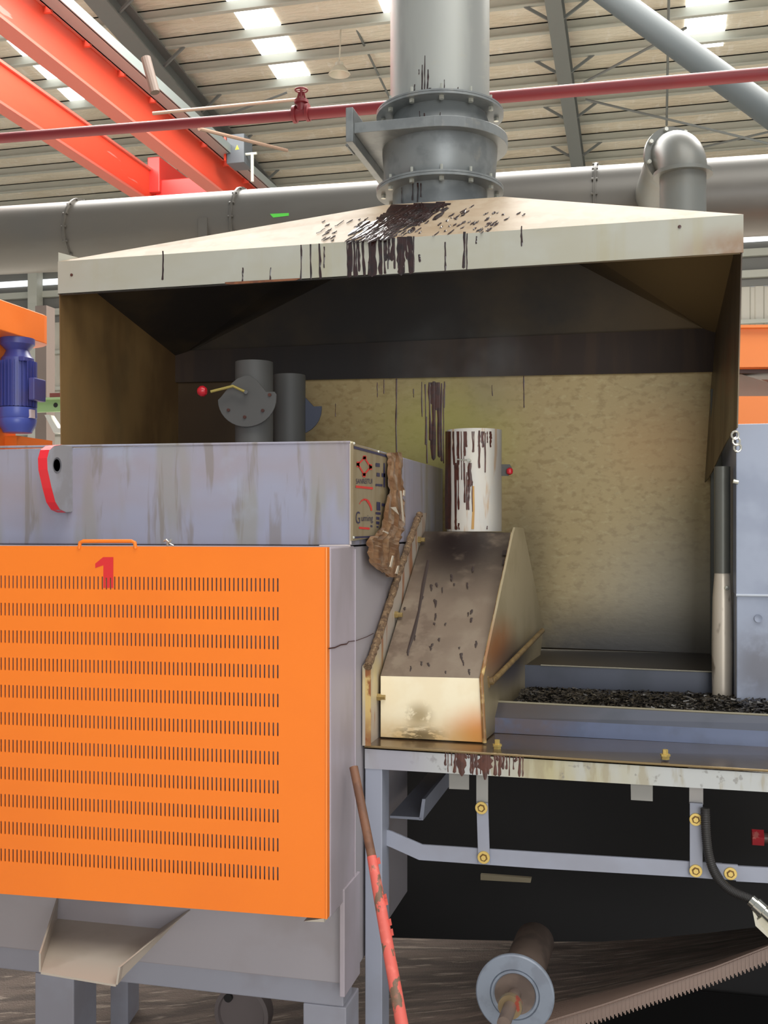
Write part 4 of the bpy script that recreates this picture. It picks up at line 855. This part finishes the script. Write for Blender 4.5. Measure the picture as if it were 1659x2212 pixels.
# woven belt
m_belt = M('dusty wire belt', (124, 108, 97), .65, metal=.1, layers=[dict(c=(90, 78, 70), n=(3, 26, 3), a=.8, lo=.42, hi=.6), dict(c=(190, 174, 156), n=(6, 60, 6), lo=.56, hi=.66, a=.6)], bump=((140, 140, 60), 1, .006))
belt = thing('mesh_belt', 'sagging brown wire mesh belt under the conveyor table', 'belt', V(0, 3.9, FLOOR))
near = [(-300, 2420), (0, 2400), (400, 2380), (800, 2300), (1000, 2262), (1180, 2212), (1300, 2176), (1420, 2136), (1540, 2096), (1659, 2050), (2000, 1893)]
far = [(-300, 2085), (0, 2078), (400, 2050), (800, 2024), (1000, 2030), (1180, 2034), (1300, 2034), (1420, 2026), (1540, 2014), (1659, 2000), (2000, 1947)]
def bpt(u, v):
    t = u * 10; k = min(int(t), 9); q = t - k
    n_ = [near[k][i] + (near[k + 1][i] - near[k][i]) * q for i in (0, 1)]; f_ = [far[k][i] + (far[k + 1][i] - far[k][i]) * q for i in (0, 1)]
    A = W(*n_, 3.46); B = W(*f_, 4.35); return A * (1 - v) + B * v + V(0, 0, -.05 * math.sin(math.pi * v) * .4)
nu, nv = 120, 16
obj('belt_web', MB().add([bpt(i / nu, j / nv) for i in range(nu + 1) for j in range(nv + 1)], [(i * (nv + 1) + j, (i + 1) * (nv + 1) + j, (i + 1) * (nv + 1) + j + 1, i * (nv + 1) + j + 1) for i in range(nu) for j in range(nv)]), m_belt, belt, smooth=True)
mb = MB(); NL = 200
for row in range(9):
    v0 = -.012 + row * .024
    for i in range(NL):
        u = .44 + .56 * i / NL; du = .56 / NL
        a_ = bpt(min(u, .999), v0) + V(0, 0, .004); b_ = bpt(min(u + du * .8, .999), v0 + .022) + V(0, 0, .010); c_ = bpt(min(u + du * .8, .999), v0 + .022) + V(.0035, 0, .010); d_ = bpt(min(u, .999), v0) + V(.0035, 0, .004)
        mb.add([a_, d_, c_, b_], [(0, 1, 2, 3)])
for i in range(230):
    u = .45 + .55 * i / 230; p = bpt(u, .0); mb.add([p + V(0, -.004, .012), p + V(.004, -.004, .012), p + V(.004, -.012, -.03 - .006 * (i % 3)), p + V(0, -.012, -.03 - .006 * (i % 3))], [(0, 1, 2, 3)])
obj('belt_wires', mb, M('belt wire', (126, 106, 95), .5, metal=.2), belt, kind='stuff')
# leaning bar
m_rust = M('rusty brown bar', (122, 84, 62), .6, layers=[dict(c=(92, 64, 50), n=20, a=.6)])
m_peel = M('peeling red paint', (212, 98, 86), .55, layers=[dict(c=(116, 92, 74), n=(22, 22, 9), lo=.55, hi=.57, a=1), dict(c=(240, 130, 116), n=30, lo=.5, hi=.7, a=.5)])
pa_, pb_ = W(764, 1657, 3.13), W(803, 1850, 3.02)
pc_ = pa_ + (W(868, 2212, 2.82) - pa_) * 1.0
dv = (pc_ - pb_).normalized(); tt = (FLOOR - pc_.z) / dv.z; pe_ = pc_ + dv * tt
lean = thing('leaning_bar', 'rusty round bar with peeling red paint leaning on the furnace corner', 'bar', pe_)
obj('bar_top', MB().tube([pa_, pb_], .0135, 16), m_rust, lean, smooth=True, label='bare rusty top end')
obj('painted_length', MB().tube([pb_, pb_ + (pc_ - pb_) * .3, pc_, pe_], [.0145, .0165, .018, .018], 16), m_peel, lean, smooth=True)
mb = MB(); random.seed(8)
for (x, y) in ((822, 1935), (829, 1945), (828, 1990), (833, 2012), (800, 1852)):
    c = pb_ + (pc_ - pb_) * ((y - 1850) / 362) + V(.014, -.008, 0)
    obj('paint_flake', MB().prism([c, c + V(.012, -.004, .006), c + V(.016, -.006, -.012), c + V(.002, -.002, -.018)], (0, .001, 0)), m_peel, lean)
# hose with fitting
m_hose = M('black corrugated hose', (44, 42, 41), .5)
hp = [(1523, 1740), (1524, 1780), (1526, 1815), (1531, 1850), (1542, 1885), (1560, 1910), (1585, 1928), (1612, 1938), (1640, 1950)]
P = []; 
for i in range(len(hp) - 1):
    for j in range(8): u = j / 8; P.append(W(hp[i][0] + (hp[i + 1][0] - hp[i][0]) * u, hp[i][1] + (hp[i + 1][1] - hp[i][1]) * u, 3.385))
P = [sum((P[max(0, min(len(P) - 1, i + k))] for k in range(-4, 5)), V(0, 0, 0)) / 9 for i in range(len(P))]
P2 = []; rs = []
for i in range(len(P) - 1):
    for j in range(4): P2.append(P[i] + (P[i + 1] - P[i]) * j / 4); rs.append(.0125 if j % 4 < 2 else .0142)
hose = thing('flexible_hose', 'black corrugated hose hanging beside the right hanger bar', 'hose', P2[-1])
obj('hose_tube', MB().tube(P2, rs, 14), m_hose, hose, smooth=True)
m_chr = M('chromed fitting', (200, 200, 190), .15, metal=.9)
q0, q1 = W(1622, 1944, 3.385), W(1668, 1985, 3.36)
obj('hose_fitting', MB().tube([q0, q0 + (q1 - q0) * .2, q0 + (q1 - q0) * .22, q0 + (q1 - q0) * .6, q0 + (q1 - q0) * .62, q1], [.018, .018, .022, .022, .018, .018], 16), m_chr, hose, smooth=True)
flat([(1636, 1988), (1672, 1962), (1700, 1990), (1700, 2040), (1659, 2018)], 3.36, .03, 'fitting_block', M('cream block', (196, 190, 168), .4), hose)
flat([(1625, 1965), (1640, 1985), (1700, 2050), (1695, 2060), (1632, 2000)], 3.37, .02, 'fitting_bracket', m_chr, hose)
# red bolt at right edge
rb = thing('red_bolt', 'red painted hexagonal bolt head at the right edge under the table', 'bolt', W(1640, 1808, 3.8))
c = W(1624, 1808, 3.8); s_ = 3.8 / ray(1624, 1808).y / F; m_rb = M('red bolt paint', (176, 46, 54), .4, layers=[dict(c=(196, 120, 110), n=30, lo=.55, hi=.6, a=.7)])
obj('hex_head', MB().lathe(c, [(0, 0), (19 * s_, 0), (19 * s_, 24 * s_), (0, 24 * s_)], (1, 0, 0), 6), m_rb, rb)
obj('threaded_shank', MB().lathe(c, [(12 * s_, 24 * s_), (12 * s_, 36 * s_)], (1, 0, 0), 16), m_rol, rb)
obj('hex_nut', MB().lathe(c, [(0, 36 * s_), (24 * s_, 36 * s_), (24 * s_, 90 * s_), (0, 90 * s_)], (1, 0, 0), 6), M('bright red nut', (190, 26, 40), .4), rb)
obj('mount_plate', MB().box((c.x + 90 * s_, 3.7, .55), (c.x + 90 * s_ + .012, 3.9, .85)), m_post, rb)
# ================================================================== right cabinet and pipe
m_cab = M('blue grey cabinet paint', (146, 154, 172), .42, layers=[dict(c=(118, 126, 146), n=3, a=.5), dict(c=(94, 92, 98), at=(tuple(W(1640, 1440, 4.05)), (.16, .4, .22)), a=.8, n=9, lo=.3, hi=.6)])
YCb = 4.05; xcb = W(1590, 1200, YCb).x
zc1 = W(1600, 916, YCb).z; zc2 = W(1600, 1536, YCb).z; zsm = W(1600, 1286, YCb).z
cab = thing('side_cabinet', 'blue-grey steel casing standing on the tray at the right edge', 'cabinet', V(xcb + .5, 4.4, zc2))
obj('upper_casing', MB().box((xcb, YCb, zsm), (xcb + 1.3, 5.0, zc1)), m_cab, cab, bevel=.003)
obj('lower_casing', MB().box((xcb + .002, YCb + .004, zc2 + .02), (xcb + 1.3, 5.0, zsm)), m_cab, cab, bevel=.003)
obj('weld_bead', MB().tube([V(xcb, YCb, zsm), V(xcb + 1.3, YCb, zsm)], .005, 8), M('pale weld', (180, 186, 196), .4), cab)
c = W(1638, 1336, YCb); obj('plug', MB().lathe(c, [(.014, 0), (.014, -.004), (.007, -.002), (0, -.002)], (0, 1, 0), 16), m_cab, cab, smooth=True)
c = W(1588, 1042, YCb); obj('bolt', MB().tube([c + V(.01, -.01, 0), c + V(-.008, -.012, .004)], .008, 8), m_bolt, cab)
m_pip = M('shaded grey upper pipe', (104, 104, 96), .4, metal=.3)  # darker grey carries the shade on the upper part of the pipe
m_pipg = M('galvanised lower pipe', (214, 202, 184), .38, metal=.35, layers=[dict(c=(96, 76, 54), n=(12, 12, 4), lo=.52, hi=.6, a=.7)])
YPp = 4.2; pc = W(1560, 1300, YPp); s_ = YPp / ray(1563, 1300).y / F
sd = thing('standing_pipe', 'slim pipe with galvanised lower half standing beside the right casing', 'pipe', V(pc.x, YPp, zb_))
obj('upper_pipe', MB().lathe(V(pc.x, YPp, 0), [(17 * s_, W(0, 1238, YPp).z if False else 1.6 + (1140 - 1238) * s_), (17 * s_, 1.6 + (1140 - 1008) * s_)], n=28), m_pip, sd, smooth=True)
zz = lambda y: 1.6 + (1140 - y) * s_
obj('lower_pipe', MB().lathe(V(pc.x, YPp, 0), [(0, zz(1234)), (15 * s_, zz(1234)), (16 * s_, zz(1236)), (17 * s_, zz(1250)), (20 * s_, zz(1290)), (22 * s_, zz(1400)), (21 * s_, zb_ + .005)], n=28), m_pipg, sd, smooth=True)
c = V(pc.x + 8 * s_, YPp - 18 * s_, zz(1269)); obj('set_screw', MB().lathe(c, [(0, -.012), (.007, -.009), (.009, -.003), (.009, .01)], (0, 1, 0), 14), m_bolt, sd, smooth=True)
m_sid = M('grey green side plate', (92, 94, 88), .5)
obj('side_upright', MB().box((W(1534, 1200, 4.86).x, 4.80, zst), (xcb, 4.86, 2.2)), m_sid, label='dark grey upright plate behind the standing pipe', cat='plate')
# ================================================================== left machine
m_or2 = M('orange guard paint', (240, 118, 36), .4, layers=[dict(c=(246, 128, 50), n=3, a=.5)])
m_mot = M('blue motor paint', (66, 72, 140), .38, layers=[dict(c=(82, 72, 110), n=8, a=.5)])
lm = thing('belt_drive', 'orange round-ended belt guard with a blue motor hanging below it', 'drive unit', W(40, 935, 4.0))
Xg = W(0, 700, 3.8).x
y_far = WX(112, 700, Xg).y; zg1 = WX(60, 667, Xg).z; zg0 = WX(60, 731, Xg).z
ring = []; rw = .17; yc_ = y_far - .03
ring += [V(Xg, 3.0, 0), V(Xg, yc_ - .03, 0)]
for i in range(1, 12): t = math.pi * i / 12; ring.append(V(Xg - rw + rw * math.cos(t), yc_ - .03 + (.07 if i < 12 else 0) * 1.6 * math.sin(t) + .0, 0))
ring += [V(Xg - 2 * rw, yc_ - .03, 0), V(Xg - 2 * rw, 3.0, 0)]
ring = [V(p.x, p.y, zg0) for p in ring]
obj('belt_guard', MB().prism(ring, (0, 0, zg1 - zg0)), m_or2, lm, bevel=.004)
mc = W(38, 850, 4.0); s_ = 4.0 / ray(38, 850).y / F; zz = lambda y: 1.6 + (1140 - y) * s_
mc = V(mc.x, 4.0, 0)
obj('motor_body', MB().lathe(mc, [(0, zz(880)), (34 * s_, zz(880)), (34 * s_, zz(775)), (28 * s_, zz(768)), (24 * s_, zz(758)), (36 * s_, zz(745)), (36 * s_, zg0)], n=32), m_mot, lm, smooth=True)
for i in range(26):
    a_ = 2 * math.pi * i / 26; d = V(math.cos(a_), math.sin(a_), 0); p = mc + d * 36 * s_
    obj('cooling_fin', MB().bar(V(p.x, p.y, zz(880)), V(p.x, p.y, zz(782)), .0035, .018, up=(d.x, d.y, 0)), m_mot, lm)
obj('fan_cowl', MB().lathe(mc, [(0, zz(936)), (30 * s_, zz(935)), (32 * s_, zz(930)), (38 * s_, zz(920)), (40 * s_, zz(908)), (39 * s_, zz(905)), (41 * s_, zz(902)), (40 * s_, zz(882)), (0, zz(881))], n=40), M('brighter blue cowl', (70, 84, 160), .35), lm, smooth=True)
obj('terminal_box', MB().box((mc.x + 40 * s_, mc.y - .045, zz(868)), (mc.x + 55 * s_, mc.y + .045, zz(820))), m_mot, lm, bevel=.005)
obj('motor_lug', MB().box((mc.x + 22 * s_, mc.y - .06, zz(785)), (mc.x + 36 * s_, mc.y - .03, zz(775))), m_mot, lm, bevel=.003)
obj('rating_plate', MB().box((mc.x + 36 * s_, mc.y - .03, zz(905)), (mc.x + 42.5 * s_, mc.y, zz(887))), M('pale plate', (205, 190, 190), .4), lm)
obj('support_post', MB().box((mc.x - 70 * s_, 3.9, ZT + .003), (mc.x - 38 * s_, 4.1, zg0)), m_or2, lm)
obj('foot_block', MB().box((mc.x - 40 * s_, 4.02, ZT + .003), (mc.x - 9 * s_, 4.3, zz(940))), m_or2, lm)
# ---- things far behind on the left
gb = thing('green_beam', 'pale green steel beam with bolt hole behind the blue motor', 'beam', W(110, 890, 8))
obj('beam_web', MB().box((W(60, 880, 8).x, 8, W(110, 889, 8).z), (W(150, 880, 8).x, 8.05, W(110, 864, 8).z)), M('pale green paint', (140, 168, 116), .5), gb)
obj('beam_flange', MB().box((W(60, 880, 8).x, 7.95, W(110, 864, 8).z), (W(150, 880, 8).x, 8.1, W(110, 860, 8).z)), M('pale green flange', (160, 184, 136), .5), gb)
obj('bolt_hole', MB().lathe(W(120, 875, 7.998), [(0, -.001), (.02, -.001), (.02, .004)], (0, 1, 0), 16), m_dark, gb)
obj('red_pad', MB().box((W(110, 856, 8).x, 7.98, W(110, 860, 8).z), (W(140, 856, 8).x, 8.1, W(110, 850, 8).z)), M('brown red pad', (130, 66, 60), .5), gb)
mb = MB(); mb.prism([W(96, 896, 8), W(106, 896, 8), W(125, 925, 8), W(140, 925, 8), W(140, 935, 8), W(116, 935, 8)], (0, .08, 0)); obj('white_brace', mb, M('white brace paint', (198, 196, 188), .5), gb)
obj('support_column', MB().box((W(76, 800, 9).x, 9, FLOOR), (W(100, 800, 9).x, 9.15, W(90, 660, 9).z)), M('grey beige column', (128, 114, 106), .5), label='grey beige column standing behind the blue motor', cat='column')
# ---- right background machine
rm = thing('orange_machine', 'orange beamed machine behind the hood at the right edge', 'machine', W(1640, 915, 7))
def fb_(p, Y, th, name, m_): return obj(name, MB().prism([W(x, y, Y) for x, y in p], (0, th, 0)), m_, rm)
m_or3 = M('soft orange beam paint', (238, 132, 58), .45)
fb_([(1560, 706), (2150, 700), (2150, 790), (1560, 793)], 6.8, .25, 'orange_beam', m_or3)
fb_([(1560, 702), (2150, 697), (2150, 703), (1560, 708)], 6.76, .33, 'beam_flange', m_or3)
fb_([(1560, 795), (2150, 792), (2150, 804), (1560, 806)], 6.9, .3, 'dark_gap_bar', M('dark gap fill', (66, 50, 44), .5))  # dark bar drawn in for the shaded gap under the orange beam
fb_([(1560, 800), (1600, 808), (1659, 826), (2150, 850), (2150, 858), (1560, 858)], 6.95, .1, 'beige_cover', M('beige cover', (150, 136, 122), .6))
fb_([(1600, 803), (1659, 800), (2150, 800), (2150, 850), (1659, 826)], 7.3, .1, 'rear_cover', M('brown rear cover', (120, 100, 90), .6))
fb_([(1560, 856), (2150, 853), (2150, 925), (1560, 930)], 6.8, .25, 'orange_beam', m_or3)
# ================================================================== smoke under the hood
ms = bpy.data.materials.new('thin grey smoke'); ms.use_nodes = True; nt = ms.node_tree; nt.nodes.remove(nt.nodes['Principled BSDF'])
vs_ = nt.nodes.new('ShaderNodeVolumeScatter'); vs_.inputs['Color'].default_value = (.86, .92, .9, 1); tx = nt.nodes.new('ShaderNodeTexNoise'); tx.inputs['Scale'].default_value = 3.2; tx.inputs['Detail'].default_value = 3
mr = nt.nodes.new('ShaderNodeMapRange'); mr.inputs[1].default_value = .42; mr.inputs[2].default_value = .75; mr.inputs[4].default_value = 2.2
gg = nt.nodes.new('ShaderNodeNewGeometry'); nt.links.new(gg.outputs['Position'], tx.inputs['Vector']); nt.links.new(tx.outputs['Fac'], mr.inputs[0]); 
v1 = nt.nodes.new('ShaderNodeVectorMath'); v1.operation = 'SUBTRACT'; nt.links.new(gg.outputs['Position'], v1.inputs[0]); v1.inputs[1].default_value = (cxy.x + .1, 4.4, 2.25)
v2 = nt.nodes.new('ShaderNodeVectorMath'); v2.operation = 'DIVIDE'; nt.links.new(v1.outputs[0], v2.inputs[0]); v2.inputs[1].default_value = (.42, .42, .27)
v3 = nt.nodes.new('ShaderNodeVectorMath'); v3.operation = 'LENGTH'; nt.links.new(v2.outputs[0], v3.inputs[0])
m2 = nt.nodes.new('ShaderNodeMapRange'); m2.interpolation_type = 'SMOOTHSTEP'; m2.inputs[1].default_value = .15; m2.inputs[2].default_value = 1; m2.inputs[3].default_value = 1; m2.inputs[4].default_value = 0; nt.links.new(v3.outputs['Value'], m2.inputs[0])
m3 = nt.nodes.new('ShaderNodeMath'); m3.operation = 'MULTIPLY'; nt.links.new(mr.outputs[0], m3.inputs[0]); nt.links.new(m2.outputs[0], m3.inputs[1]); nt.links.new(m3.outputs[0], vs_.inputs['Density'])

nt.links.new(vs_.outputs[0], nt.nodes['Material Output'].inputs['Volume'])
sm = MB(); sm.lathe(V(cxy.x + .1, 4.4, 0), [(0, 1.98), (.25, 2.0), (.42, 2.15), (.46, 2.35), (.4, 2.5), (0, 2.52)], n=24)
obj('smoke', sm, ms, label='faint grey smoke rising under the dark hood above the stub pipe', cat='smoke', kind='stuff')
# purge helper property
for o in sc.objects:
    if '_b' in o: del o['_b']
